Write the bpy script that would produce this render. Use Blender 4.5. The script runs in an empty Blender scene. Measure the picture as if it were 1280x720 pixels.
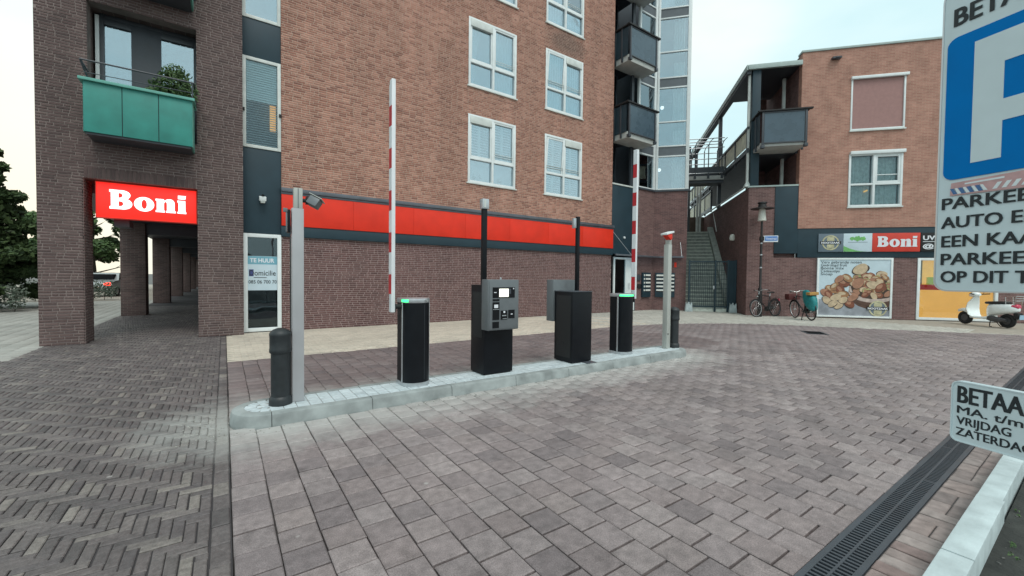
import bpy, bmesh, math, random
import numpy as np
from mathutils import Vector, Matrix, noise as mnoise
random.seed(7)
R = math.radians
sc = bpy.context.scene
col = sc.collection

# ------------------------------------------------------------------ camera
CAM_H = 1.45
RIGHT = Vector((0.8232051, -0.5676390, 0.0109251))
DOWN = Vector((-0.0059068, -0.0278050, -0.9995959))
FWD = Vector((0.5677134, 0.8228079, -0.0262421))
FPX = 521.22
cd = bpy.data.cameras.new('camera'); cam = bpy.data.objects.new('camera', cd); col.objects.link(cam)
m3 = Matrix((RIGHT, -DOWN, -FWD)).transposed()
cam.matrix_world = Matrix.Translation((0, 0, CAM_H)) @ m3.to_4x4()
cd.sensor_width = 36; cd.lens = 36*FPX/1280; cd.clip_start = .05; cd.clip_end = 3000
sc.camera = cam
CAMP = Vector((0, 0, CAM_H))
def px(p):
    v = Vector(p)-CAMP; d = v.dot(FWD)
    if d < .05: return None
    return (640+FPX*v.dot(RIGHT)/d, 360+FPX*v.dot(DOWN)/d)

# ------------------------------------------------------------------ light
SUN_ELEV, SUN_AZ = R(56), R(186)       # azimuth measured from +Y towards +X
w = bpy.data.worlds.new('World'); sc.world = w; w.use_nodes = True
nt = w.node_tree; nt.nodes.clear()
def N(t, tree, **k):
    n = tree.nodes.new(t)
    for a, b in k.items(): setattr(n, a, b)
    return n
sky = N('ShaderNodeTexSky', nt, sky_type='NISHITA'); sky.sun_disc = False
sky.sun_elevation = SUN_ELEV; sky.sun_rotation = SUN_AZ; sky.air_density = 1.2; sky.dust_density = 2.0
tc = N('ShaderNodeTexCoord', nt)
mp = N('ShaderNodeMapping', nt); mp.inputs['Scale'].default_value = (1, 1, 2.6)
cn = N('ShaderNodeTexNoise', nt); cn.inputs['Scale'].default_value = 1.5; cn.inputs['Detail'].default_value = 5
cr = N('ShaderNodeValToRGB', nt); cr.color_ramp.elements[0].position = .35; cr.color_ramp.elements[1].position = .75
cr.color_ramp.elements[0].color = (5.9, 8.0, 8.2, 1); cr.color_ramp.elements[1].color = (9.4, 10.2, 9.9, 1)
# evening warmth: a low glow in the direction of the sunset
dotn = N('ShaderNodeVectorMath', nt, operation='DOT_PRODUCT'); dotn.inputs[1].default_value = (-.42, .90, .10)
gl = N('ShaderNodeMapRange', nt); gl.inputs['From Min'].default_value = .86; gl.inputs['From Max'].default_value = 1.0
gmix = N('ShaderNodeMixRGB', nt); gmix.inputs[2].default_value = (10.5, 8.9, 6.4, 1)
cs = N('ShaderNodeVectorMath', nt, operation='DOT_PRODUCT'); cs.inputs[1].default_value = Vector((.750, .449, .486)).normalized()
cw = N('ShaderNodeMapRange', nt); cw.inputs['From Min'].default_value = .988; cw.inputs['From Max'].default_value = 1.0; cw.inputs['To Max'].default_value = .8
cmix = N('ShaderNodeMixRGB', nt); cmix.inputs[2].default_value = (10.2, 8.9, 7.6, 1)
mx = N('ShaderNodeMixRGB', nt); mx.inputs[0].default_value = .88
bg = N('ShaderNodeBackground', nt); bg.inputs[1].default_value = .1
wo = N('ShaderNodeOutputWorld', nt)
L = nt.links.new
L(tc.outputs['Generated'], mp.inputs[0]); L(mp.outputs[0], cn.inputs['Vector']); L(cn.outputs['Fac'], cr.inputs[0])
L(tc.outputs['Generated'], dotn.inputs[0]); L(dotn.outputs['Value'], gl.inputs[0])
sz = N('ShaderNodeSeparateXYZ', nt); L(tc.outputs['Generated'], sz.inputs[0])
lo_ = N('ShaderNodeMapRange', nt); lo_.inputs['From Min'].default_value = .0; lo_.inputs['From Max'].default_value = .62; lo_.inputs['To Min'].default_value = 1; lo_.inputs['To Max'].default_value = 0
L(sz.outputs[2], lo_.inputs[0]); gm_ = N('ShaderNodeMath', nt, operation='MULTIPLY'); L(gl.outputs[0], gm_.inputs[0]); L(lo_.outputs[0], gm_.inputs[1]); L(gm_.outputs[0], gmix.inputs[0])
L(cr.outputs[0], gmix.inputs[1]); L(sky.outputs[0], mx.inputs[1]); L(tc.outputs['Generated'], cs.inputs[0]); L(cs.outputs['Value'], cw.inputs[0])
cm2 = N('ShaderNodeMath', nt, operation='MULTIPLY'); L(cw.outputs[0], cm2.inputs[0]); L(cn.outputs['Fac'], cm2.inputs[1]); cm2.use_clamp = True
L(cm2.outputs[0], cmix.inputs[0]); L(gmix.outputs[0], cmix.inputs[1]); L(cmix.outputs[0], mx.inputs[2])
L(mx.outputs[0], bg.inputs[0]); L(bg.outputs[0], wo.inputs[0])
sd = bpy.data.lights.new('sun', 'SUN'); so = bpy.data.objects.new('sun', sd); col.objects.link(so)
sd.energy = 1.15; sd.angle = R(28); sd.color = (1.0, .97, .92)
sv = Vector((math.sin(SUN_AZ)*math.cos(SUN_ELEV), math.cos(SUN_AZ)*math.cos(SUN_ELEV), math.sin(SUN_ELEV)))
so.rotation_euler = sv.to_track_quat('Z', 'Y').to_euler(); so.location = (0, 0, 40)
sc.view_settings.view_transform = 'Standard'; sc.view_settings.look = 'None'
sc.view_settings.exposure = .36; sc.view_settings.gamma = 1

# ------------------------------------------------------------------ materials
def newmat(name):
    m = bpy.data.materials.new(name); m.use_nodes = True
    t = m.node_tree; b = t.nodes['Principled BSDF']
    return m, t, b
def rgb(c): return (c[0], c[1], c[2], 1)
def mat(name, c, rough=.6, metal=0, var=.12, scale=6, bump=0, bscale=60, spec=.5, emit=None, es=0, coat=0):
    m, t, b = newmat(name)
    b.inputs['Roughness'].default_value = rough; b.inputs['Metallic'].default_value = metal
    b.inputs['Specular IOR Level'].default_value = spec
    if coat: b.inputs['Coat Weight'].default_value = coat
    g = N('ShaderNodeNewGeometry', t)
    n = N('ShaderNodeTexNoise', t); n.inputs['Scale'].default_value = scale; n.inputs['Detail'].default_value = 6
    r = N('ShaderNodeMapRange', t); r.inputs['From Min'].default_value = .3; r.inputs['From Max'].default_value = .7
    r.inputs['To Min'].default_value = 1-var; r.inputs['To Max'].default_value = 1+var*.6
    h = N('ShaderNodeMixRGB', t, blend_type='MULTIPLY'); h.inputs[0].default_value = 1; h.inputs[1].default_value = rgb(c)
    l = t.links.new
    l(g.outputs['Position'], n.inputs['Vector']); l(n.outputs['Fac'], r.inputs[0]); l(r.outputs[0], h.inputs[2])
    l(h.outputs[0], b.inputs['Base Color'])
    if var > 0:
        rr = N('ShaderNodeMapRange', t); rr.inputs['To Min'].default_value = max(.02, rough-.12); rr.inputs['To Max'].default_value = min(1, rough+.12)
        l(n.outputs['Fac'], rr.inputs[0]); l(rr.outputs[0], b.inputs['Roughness'])
    if bump:
        n2 = N('ShaderNodeTexNoise', t); n2.inputs['Scale'].default_value = bscale; n2.inputs['Detail'].default_value = 4
        bp = N('ShaderNodeBump', t); bp.inputs['Strength'].default_value = bump; bp.inputs['Distance'].default_value = .01
        l(g.outputs['Position'], n2.inputs['Vector']); l(n2.outputs['Fac'], bp.inputs['Height']); l(bp.outputs[0], b.inputs['Normal'])
    if emit:
        b.inputs['Emission Color'].default_value = rgb(emit); b.inputs['Emission Strength'].default_value = es
    return m
def piece_mat(name, cols, rough=.85, blotch=.25, bscale=40, bump=.35, fine=90, dust=None, spec=.3, soot=False, big=.5, speck=0, wide=.3, streak=0):
    """each loose piece (object or mesh island) gets a colour of its own from the ramp"""
    m, t, b = newmat(name); l = t.links.new
    b.inputs['Specular IOR Level'].default_value = spec
    g = N('ShaderNodeNewGeometry', t); oi = N('ShaderNodeObjectInfo', t)
    a = N('ShaderNodeMath', t, operation='ADD'); fr_ = N('ShaderNodeMath', t, operation='FRACT')
    l(g.outputs['Random Per Island'], a.inputs[0]); l(oi.outputs['Random'], a.inputs[1]); l(a.outputs[0], fr_.inputs[0])
    cr = N('ShaderNodeValToRGB', t); e = cr.color_ramp.elements
    while len(e) < len(cols): e.new(.5)
    for i, c in enumerate(cols): e[i].position = i/(len(cols)-1); e[i].color = rgb(c)
    l(fr_.outputs[0], cr.inputs[0])
    n = N('ShaderNodeTexNoise', t); n.inputs['Scale'].default_value = bscale; n.inputs['Detail'].default_value = 5
    l(g.outputs['Position'], n.inputs['Vector'])
    r = N('ShaderNodeMapRange', t); r.inputs['From Min'].default_value = .25; r.inputs['From Max'].default_value = .75
    r.inputs['To Min'].default_value = 1-blotch; r.inputs['To Max'].default_value = 1+blotch
    l(n.outputs['Fac'], r.inputs[0])
    h = N('ShaderNodeMixRGB', t, blend_type='MULTIPLY'); h.inputs[0].default_value = 1
    l(cr.outputs[0], h.inputs[1]); l(r.outputs[0], h.inputs[2])
    # broad weathering
    nb = N('ShaderNodeTexNoise', t); nb.inputs['Scale'].default_value = big; nb.inputs['Detail'].default_value = 6; nb.inputs['Roughness'].default_value = .65
    l(g.outputs['Position'], nb.inputs['Vector'])
    rb = N('ShaderNodeMapRange', t); rb.inputs['From Min'].default_value = .3; rb.inputs['From Max'].default_value = .7
    rb.inputs['To Min'].default_value = 1-wide*.55; rb.inputs['To Max'].default_value = 1+wide*.5
    l(nb.outputs['Fac'], rb.inputs[0])
    h2 = N('ShaderNodeMixRGB', t, blend_type='MULTIPLY'); h2.inputs[0].default_value = 1
    l(h.outputs[0], h2.inputs[1]); l(rb.outputs[0], h2.inputs[2]); out = h2.outputs[0]
    if streak:                                            # rain streaks running down the wall
        vz = N('ShaderNodeVectorMath', t, operation='MULTIPLY'); vz.inputs[1].default_value = (2.6, 2.6, .16); l(g.outputs['Position'], vz.inputs[0])
        n4 = N('ShaderNodeTexNoise', t); n4.inputs['Scale'].default_value = 1; n4.inputs['Detail'].default_value = 6; n4.inputs['Roughness'].default_value = .7; l(vz.outputs[0], n4.inputs['Vector'])
        r4 = N('ShaderNodeMapRange', t); r4.inputs['From Min'].default_value = .35; r4.inputs['From Max'].default_value = .65; r4.inputs['To Min'].default_value = 1-streak; r4.inputs['To Max'].default_value = 1+streak*.7
        l(n4.outputs['Fac'], r4.inputs[0]); h4 = N('ShaderNodeMixRGB', t, blend_type='MULTIPLY'); h4.inputs[0].default_value = 1
        l(out, h4.inputs[1]); l(r4.outputs[0], h4.inputs[2]); out = h4.outputs[0]
    if speck:                                             # grit and pale scuffs
        n3 = N('ShaderNodeTexNoise', t); n3.inputs['Scale'].default_value = 150; n3.inputs['Detail'].default_value = 3
        l(g.outputs['Position'], n3.inputs['Vector'])
        r3 = N('ShaderNodeMapRange', t); r3.inputs['From Min'].default_value = .35; r3.inputs['From Max'].default_value = .68; r3.inputs['To Min'].default_value = 1-speck; r3.inputs['To Max'].default_value = 1+speck
        l(n3.outputs['Fac'], r3.inputs[0]); h3 = N('ShaderNodeMixRGB', t, blend_type='MULTIPLY'); h3.inputs[0].default_value = 1
        l(out, h3.inputs[1]); l(r3.outputs[0], h3.inputs[2]); out = h3.outputs[0]
    if soot:
        vm = N('ShaderNodeVectorMath', t, operation='SUBTRACT'); vm.inputs[1].default_value = (10.75, 12.15, 10.35)
        vs = N('ShaderNodeVectorMath', t, operation='MULTIPLY'); vs.inputs[1].default_value = (1.05, 0, 1.9)
        vl = N('ShaderNodeVectorMath', t, operation='LENGTH')
        ad = N('ShaderNodeMath', t, operation='ADD'); 
        sub = N('ShaderNodeMath', t, operation='SUBTRACT'); sub.inputs[1].default_value = .5
        l(nb.outputs['Fac'], sub.inputs[0])
        l(g.outputs['Position'], vm.inputs[0]); l(vm.outputs[0], vs.inputs[0]); l(vs.outputs[0], vl.inputs[0])
        l(vl.outputs['Value'], ad.inputs[0]); l(sub.outputs[0], ad.inputs[1])
        mr = N('ShaderNodeMapRange', t); mr.inputs['From Min'].default_value = .45; mr.inputs['From Max'].default_value = 1.05
        mr.inputs['To Min'].default_value = .62; mr.inputs['To Max'].default_value = 0
        l(ad.outputs[0], mr.inputs[0])
        ms = N('ShaderNodeMixRGB', t); ms.inputs[2].default_value = (.07, .055, .05, 1)
        l(mr.outputs[0], ms.inputs[0]); l(out, ms.inputs[1]); out = ms.outputs[0]
    if speck:
        n5 = N('ShaderNodeTexNoise', t); n5.inputs['Scale'].default_value = 1.7; n5.inputs['Detail'].default_value = 7; n5.inputs['Roughness'].default_value = .62; n5.inputs['Distortion'].default_value = .6
        l(g.outputs['Position'], n5.inputs['Vector'])
        r5 = N('ShaderNodeMapRange', t); r5.inputs['From Min'].default_value = .57; r5.inputs['From Max'].default_value = .72; r5.inputs['To Min'].default_value = 1; r5.inputs['To Max'].default_value = .72
        l(n5.outputs['Fac'], r5.inputs[0]); h5 = N('ShaderNodeMixRGB', t, blend_type='MULTIPLY'); h5.inputs[0].default_value = 1; l(out, h5.inputs[1]); l(r5.outputs[0], h5.inputs[2]); out = h5.outputs[0]
        vo = N('ShaderNodeTexVoronoi', t); vo.inputs['Scale'].default_value = 2.3; l(g.outputs['Position'], vo.inputs['Vector'])
        r6 = N('ShaderNodeMapRange', t); r6.inputs['From Min'].default_value = .03; r6.inputs['From Max'].default_value = .045; r6.inputs['To Min'].default_value = .55; r6.inputs['To Max'].default_value = 0
        l(vo.outputs['Distance'], r6.inputs[0]); h6 = N('ShaderNodeMixRGB', t); h6.inputs[2].default_value = (.42, .40, .38, 1); l(r6.outputs[0], h6.inputs[0]); l(out, h6.inputs[1]); out = h6.outputs[0]
    if dust:                                              # swept sand along the kerb of the island
        out = add_dust(t, g, nb, out, dust)
    l(out, b.inputs['Base Color'])
    rr = N('ShaderNodeMapRange', t); rr.inputs['To Min'].default_value = rough-.15; rr.inputs['To Max'].default_value = min(1, rough+.15)
    l(n.outputs['Fac'], rr.inputs[0]); l(rr.outputs[0], b.inputs['Roughness'])
    n2 = N('ShaderNodeTexNoise', t); n2.inputs['Scale'].default_value = fine; n2.inputs['Detail'].default_value = 5
    bp = N('ShaderNodeBump', t); bp.inputs['Strength'].default_value = bump; bp.inputs['Distance'].default_value = .006
    l(g.outputs['Position'], n2.inputs['Vector']); l(n2.outputs['Fac'], bp.inputs['Height']); l(bp.outputs[0], b.inputs['Normal'])
    return m
def add_dust(t, g, nb, out, c):
    """sand brushed against the island: distance to its axis, broken by noise"""
    l = t.links.new
    sp = N('ShaderNodeSeparateXYZ', t); l(g.outputs['Position'], sp.inputs[0])
    cx = N('ShaderNodeClamp', t); cx.inputs['Min'].default_value = .35; cx.inputs['Max'].default_value = 7.0; l(sp.outputs[0], cx.inputs[0])
    cb = N('ShaderNodeCombineXYZ', t); l(cx.outputs[0], cb.inputs[0]); cb.inputs[1].default_value = 4.86
    ds = N('ShaderNodeVectorMath', t, operation='DISTANCE'); l(g.outputs['Position'], ds.inputs[0]); l(cb.outputs[0], ds.inputs[1])
    nn = N('ShaderNodeTexNoise', t); nn.inputs['Scale'].default_value = 2.6; nn.inputs['Detail'].default_value = 7; nn.inputs['Roughness'].default_value = .7
    l(g.outputs['Position'], nn.inputs['Vector'])
    ma = N('ShaderNodeMath', t, operation='MULTIPLY_ADD'); ma.inputs[1].default_value = -1.5; l(nn.outputs['Fac'], ma.inputs[0]); l(ds.outputs['Value'], ma.inputs[2])
    mr = N('ShaderNodeMapRange', t); mr.inputs['From Min'].default_value = -.45; mr.inputs['From Max'].default_value = .42
    mr.inputs['To Min'].default_value = .8; mr.inputs['To Max'].default_value = 0; l(ma.outputs[0], mr.inputs[0])
    mm = N('ShaderNodeMixRGB', t); mm.inputs[2].default_value = rgb(c); l(mr.outputs[0], mm.inputs[0]); l(out, mm.inputs[1])
    return mm.outputs[0]
def bricktex(name, cols, mortar, rough=.85, rot=0, bump=.5):
    """far brickwork: courses as fine relief, laid along the wall direction `rot` (world)"""
    m, t, b = newmat(name); l = t.links.new
    g = N('ShaderNodeNewGeometry', t); sp = N('ShaderNodeSeparateXYZ', t)
    ro = N('ShaderNodeVectorRotate', t, rotation_type='Z_AXIS'); ro.inputs['Angle'].default_value = -rot
    l(g.outputs['Position'], ro.inputs['Vector']); l(ro.outputs[0], sp.inputs[0])
    cb = N('ShaderNodeCombineXYZ', t); l(sp.outputs[0], cb.inputs[0]); l(sp.outputs[2], cb.inputs[1])
    bt = N('ShaderNodeTexBrick', t); bt.inputs['Scale'].default_value = 1; bt.inputs['Brick Width'].default_value = .20
    bt.inputs['Row Height'].default_value = .0575; bt.inputs['Mortar Size'].default_value = .006; bt.inputs['Mortar Smooth'].default_value = .3
    bt.inputs['Color1'].default_value = rgb(cols[0]); bt.inputs['Color2'].default_value = rgb(cols[1]); bt.inputs['Mortar'].default_value = rgb(mortar)
    l(cb.outputs[0], bt.inputs['Vector'])
    n = N('ShaderNodeTexNoise', t); n.inputs['Scale'].default_value = 2.2; n.inputs['Detail'].default_value = 8; n.inputs['Roughness'].default_value = .7
    l(g.outputs['Position'], n.inputs['Vector'])
    r = N('ShaderNodeMapRange', t); r.inputs['From Min'].default_value = .3; r.inputs['From Max'].default_value = .7; r.inputs['To Min'].default_value = .8; r.inputs['To Max'].default_value = 1.2
    l(n.outputs['Fac'], r.inputs[0])
    h = N('ShaderNodeMixRGB', t, blend_type='MULTIPLY'); h.inputs[0].default_value = 1; l(bt.outputs[0], h.inputs[1]); l(r.outputs[0], h.inputs[2])
    l(h.outputs[0], b.inputs['Base Color']); b.inputs['Roughness'].default_value = rough; b.inputs['Specular IOR Level'].default_value = .25
    bp = N('ShaderNodeBump', t); bp.inputs['Strength'].default_value = bump; bp.inputs['Distance'].default_value = .006; bp.invert = True
    l(bt.outputs['Fac'], bp.inputs['Height']); l(bp.outputs[0], b.inputs['Normal'])
    return m
def glassmat(name, refl=.3, tint=(.8, .88, .9)):
    m, t, b = newmat(name); l = t.links.new; t.nodes.remove(b)
    tr = N('ShaderNodeBsdfTransparent', t); tr.inputs[0].default_value = rgb(tint)
    gl = N('ShaderNodeBsdfGlossy', t); gl.inputs['Roughness'].default_value = .015; gl.inputs[0].default_value = (.72, .84, .91, 1)
    lw = N('ShaderNodeLayerWeight', t); lw.inputs[0].default_value = .22
    mr = N('ShaderNodeMapRange', t); mr.inputs['To Min'].default_value = refl; mr.inputs['To Max'].default_value = 1
    g = N('ShaderNodeNewGeometry', t); n = N('ShaderNodeTexNoise', t); n.inputs['Scale'].default_value = 1.1
    bp = N('ShaderNodeBump', t); bp.inputs['Strength'].default_value = .05; bp.inputs['Distance'].default_value = .1
    l(g.outputs['Position'], n.inputs['Vector']); l(n.outputs['Fac'], bp.inputs['Height']); l(bp.outputs[0], gl.inputs['Normal'])
    mi = N('ShaderNodeMixShader', t); l(lw.outputs['Fresnel'], mr.inputs[0]); l(mr.outputs[0], mi.inputs[0]); l(tr.outputs[0], mi.inputs[1]); l(gl.outputs[0], mi.inputs[2])
    l(mi.outputs[0], t.nodes['Material Output'].inputs[0])
    return m
M = {}
M['brick_o'] = piece_mat('orange_brick', [(.285, .128, .092), (.39, .19, .138), (.445, .225, .168), (.475, .255, .193), (.365, .17, .125), (.25, .115, .088)], soot=True, blotch=.22, big=.45, streak=.16)
M['brick_p'] = piece_mat('purple_brick', [(.105, .056, .055), (.14, .074, .071), (.16, .086, .082), (.125, .066, .064), (.17, .10, .093)], blotch=.18, streak=.12)
M['brick_l'] = piece_mat('grey_purple_brick', [(.095, .066, .064), (.12, .081, .077), (.14, .095, .09), (.108, .071, .068), (.155, .11, .102)], blotch=.2, streak=.12)
M['mortar_o'] = mat('mortar_beige', (.46, .34, .275), .95, var=.2, scale=8)
M['mortar_p'] = mat('mortar_grey', (.35, .265, .25), .95, var=.25, scale=5)
M['mortar_l'] = mat('mortar_dark', (.23, .185, .172), .95, var=.25, scale=5)
M['bt_p'] = bricktex('far_purple_brick', ((.125, .07, .068), (.19, .105, .10)), (.22, .165, .15))
M['bt_l'] = bricktex('arcade_brick', ((.10, .07, .066), (.15, .10, .094)), (.18, .15, .14))
M['bt_bay'] = bricktex('bay_purple_brick', ((.12, .068, .066), (.19, .10, .095)), (.22, .16, .15), rot=R(-48))
M['bt_side'] = bricktex('side_purple_brick', ((.11, .062, .058), (.17, .09, .085)), (.17, .12, .11), rot=R(42))
M['bt_ro'] = bricktex('far_orange_brick', ((.355, .178, .135), (.44, .235, .18)), (.45, .31, .245), rot=R(-48))
M['bt_rp'] = bricktex('shop_purple_brick', ((.13, .075, .072), (.20, .115, .108)), (.26, .19, .175), rot=R(-48))
M['paver'] = piece_mat('grey_mauve_paver', [(.205, .167, .166), (.25, .208, .207), (.23, .187, .184), (.28, .236, .232), (.175, .145, .147), (.255, .21, .204)], rough=.72, blotch=.24, bscale=16, bump=.6, fine=60, speck=.22, wide=.34, dust=(.46, .45, .43), spec=.4, big=.8)
M['lane'] = piece_mat('red_brown_paver', [(.155, .122, .122), (.19, .147, .145), (.172, .132, .13), (.21, .168, .165), (.145, .116, .118)], rough=.75, speck=.15, wide=.3, blotch=.16, bscale=16, bump=.4, fine=55, dust=(.40, .38, .36), spec=.35, big=.6)
M['far'] = piece_mat('mauve_paver', [(.195, .158, .158), (.24, .197, .195), (.215, .172, .17), (.26, .217, .215), (.18, .15, .152)], rough=.75, speck=.15, wide=.34, blotch=.16, bscale=16, bump=.4, fine=55, dust=(.46, .45, .43), spec=.35, big=.5)
M['clinker'] = piece_mat('dark_clinker', [(.085, .075, .075), (.13, .11, .108), (.105, .09, .09), (.16, .138, .132), (.095, .082, .084), (.21, .185, .168)], rough=.62, speck=.15, wide=.3, blotch=.3, bscale=30, bump=.5, fine=70, dust=(.40, .40, .38), spec=.45, big=1.1)
M['side_tile'] = piece_mat('beige_paver', [(.47, .415, .345), (.55, .485, .405), (.51, .45, .375), (.44, .39, .33)], rough=.85, blotch=.12, bscale=20)
M['grey_tile'] = piece_mat('grey_concrete_tile', [(.33, .325, .30), (.39, .38, .35), (.36, .35, .325)], rough=.85, blotch=.12, bscale=20)
M['isl_tile'] = piece_mat('pale_island_tile', [(.47, .53, .55), (.55, .61, .635), (.51, .57, .59), (.43, .485, .51)], rough=.7, blotch=.14, bscale=30)
M['strip_paver'] = piece_mat('red_grey_strip_paver', [(.20, .165, .157), (.275, .22, .205), (.24, .20, .19), (.31, .26, .245), (.22, .16, .15)], rough=.8, blotch=.3, bscale=14, bump=.6)
def jointmat(name, c, d):
    m, t, b = newmat(name); l = t.links.new
    g = N('ShaderNodeNewGeometry', t); n = N('ShaderNodeTexNoise', t); n.inputs['Scale'].default_value = .9; n.inputs['Detail'].default_value = 6
    l(g.outputs['Position'], n.inputs['Vector'])
    cr = N('ShaderNodeValToRGB', t); cr.color_ramp.elements[0].position = .38; cr.color_ramp.elements[1].position = .68
    cr.color_ramp.elements[0].color = rgb(c); cr.color_ramp.elements[1].color = rgb([x*2.2 for x in c])
    l(n.outputs['Fac'], cr.inputs[0]); out = add_dust(t, g, n, cr.outputs[0], d)
    l(out, b.inputs['Base Color']); b.inputs['Roughness'].default_value = .95
    return m
M['joint'] = jointmat('joint_sand', (.05, .045, .044), (.42, .41, .39))
M['joint_d'] = jointmat('dark_joint_sand', (.038, .034, .036), (.36, .35, .33))
M['joint_l'] = mat('pale_joint_sand', (.36, .32, .27), .95, var=.2)
M['concrete'] = mat('kerb_concrete', (.30, .325, .322), .85, var=.34, scale=5, bump=.3, bscale=120)
M['concrete_l'] = mat('pale_concrete', (.46, .53, .54), .8, var=.2, scale=7, bump=.25, bscale=90)
M['asphalt'] = mat('asphalt', (.055, .055, .052), .9, var=.3, scale=9, bump=.6, bscale=110)
M['soil'] = mat('dark_soil', (.035, .036, .032), .95, var=.5, scale=7, bump=.9, bscale=40)
M['ground'] = mat('ground', (.12, .115, .11), .95, var=.25, scale=.6)
M['slate'] = mat('slate_blue_panel', (.019, .042, .057), .5, var=.14, scale=2.5, spec=.35)
M['slate_d'] = mat('dark_steel', (.05, .058, .07), .45, var=.15, scale=5)
M['steel'] = mat('grey_steel_profile', (.12, .13, .15), .4, metal=.3, var=.2, scale=4)
M['red'] = mat('red_fascia', (.76, .036, .015), .45, var=.10, scale=2.2, spec=.3)
M['white'] = mat('white_paint', (.74, .78, .78), .4, var=.06, scale=6)
M['white_d'] = mat('aged_white_paint', (.62, .65, .62), .5, var=.15, scale=4)
M['black'] = mat('black_powder_coat', (.005, .0062, .009), .42, var=.2, scale=9, bump=.03, bscale=250, spec=.22)
M['blackm'] = mat('matt_black', (.012, .012, .013), .7, var=.2)
M['void'] = mat('dark_interior', (.008, .009, .011), .8, var=.3, scale=3, spec=.2)
M['alu'] = mat('brushed_aluminium', (.50, .52, .54), .38, metal=.75, var=.1, scale=12)
M['alu_d'] = mat('grey_cabinet_paint', (.155, .17, .18), .45, metal=.3, var=.08, scale=12)
M['post'] = mat('light_grey_post', (.40, .40, .415), .45, metal=.15, var=.06, scale=5)
M['post_w'] = mat('warm_grey_post', (.42, .43, .40), .45, metal=.1, var=.06, scale=5)
M['bollard'] = mat('dark_bollard_paint', (.017, .021, .024), .5, var=.25, scale=14, bump=.1, bscale=160)
M['green'] = mat('verdigris_panel', (.03, .24, .20), .5, var=.22, scale=2.6)
M['green_l'] = mat('verdigris_rail', (.12, .36, .30), .5, var=.15, scale=4)
M['glass'] = glassmat('window_glass', .36)
M['glass_d'] = glassmat('clear_glass', .05)
M['glass_b'] = glassmat('balcony_glass', .10, (.42, .55, .66))
M['glass_bay'] = glassmat('bay_glass', .30, (.78, .86, .88))
M['curtain'] = mat('white_curtain', (.62, .70, .72), .9, var=.12, scale=7)
M['curtain_d'] = mat('grey_green_curtain', (.68, .70, .64), .9, var=.25, scale=9)
M['room'] = mat('dim_room', (.16, .20, .23), .9, var=.4, scale=1.3)
M['blind'] = mat('blind_slat', (.78, .80, .77), .5, var=.05)
M['screen_red'] = mat('dusky_pink_screen', (.36, .205, .19), .85, var=.08, scale=10, bump=.1)
M['lit_red'] = mat('lit_red_sign', (.8, .02, .01), .4, var=0, emit=(1, .012, .006), es=.75)
M['lit_white'] = mat('lit_white_letter', (.9, .9, .9), .4, var=0, emit=(1, 1, 1), es=.95)
M['led'] = mat('green_led', (.1, .9, .3), .4, var=0, emit=(.04, .95, .26), es=1.5)
M['screen'] = mat('lit_screen', (.9, .9, .8), .4, var=0, emit=(1, 1, .82), es=.95)
M['lampglow'] = mat('pendant_glow', (.9, .9, .85), .4, var=0, emit=(1, .97, .9), es=1.6)
M['orange_lit'] = mat('lit_shop_orange', (.8, .42, .1), .7, var=.12, scale=2, emit=(1, .43, .10), es=.66)
M['yellow_lit'] = mat('lit_shop_yellow', (.8, .5, .12), .7, var=.25, scale=3, emit=(1, .46, .09), es=.6)
M['print_red'] = mat('print_red', (.36, .02, .012), .5, var=.05, emit=(.8, .03, .01), es=.25)
M['lime'] = mat('print_lime', (.42, .48, .06), .6, var=.1, emit=(.5, .5, .05), es=.3)
M['signwhite'] = mat('sign_white', (.60, .69, .72), .55, var=.05, scale=14)
M['signblue'] = mat('sign_blue', (.0, .17, .50), .6, var=.06, scale=12, spec=.08)
M['signtext'] = mat('sign_black_text', (.012, .018, .022), .6, var=.2, scale=40)
M['fadepink'] = mat('sticker_pink', (.55, .33, .33), .6, var=.15, scale=40)
M['stblue'] = mat('sticker_blue', (.06, .15, .33), .6, var=.1)
M['stwhite'] = mat('sticker_white', (.72, .76, .78), .6, var=.08)
M['streetblue'] = mat('street_sign_blue', (.07, .20, .52), .45, var=.05)
M['arm_red'] = mat('barrier_red', (.52, .012, .022), .4, var=.1)
M['arm_white'] = mat('barrier_white', (.74, .76, .78), .35, var=.06)
M['lamp_black'] = mat('lamp_black_paint', (.014, .012, .012), .5, var=.15)
M['lamp_glass'] = mat('lamp_shade_white', (.62, .62, .56), .4, var=.1)
M['rubber'] = mat('rubber', (.015, .015, .016), .8, var=.2)
M['chrome'] = mat('chrome', (.6, .6, .6), .25, metal=1, var=.05)
M['rim'] = mat('rim_aluminium', (.55, .56, .57), .35, metal=.7, var=.08)
M['bikeblack'] = mat('bike_black_paint', (.018, .017, .018), .35, var=.1)
M['teal'] = mat('teal_cover', (.012, .215, .225), .55, var=.3, scale=12)
M['maroon'] = mat('maroon_crate', (.10, .022, .022), .6, var=.2)
M['wicker'] = mat('wooden_crate', (.46, .25, .07), .7, var=.2)
M['scooter'] = mat('scooter_white', (.84, .88, .87), .25, var=.04, coat=.6)
M['seat'] = mat('black_seat', (.015, .014, .014), .55, var=.15)
M['tail'] = mat('tail_light_red', (.55, .05, .10), .25, var=.1)
M['plate_b'] = mat('pale_blue_plate', (.34, .52, .66), .4, var=.06)
M['gun'] = mat('engine_grey', (.10, .10, .105), .5, metal=.5, var=.2)
M['leaf_d'] = piece_mat('dark_foliage', [(.035, .06, .025), (.055, .09, .035), (.08, .125, .045), (.045, .075, .04)], rough=.7, blotch=.3, bump=.1)
M['leaf_m'] = piece_mat('mid_foliage', [(.05, .09, .035), (.08, .14, .05), (.10, .16, .06), (.06, .10, .05)], rough=.7, blotch=.3, bump=.1)
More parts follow.
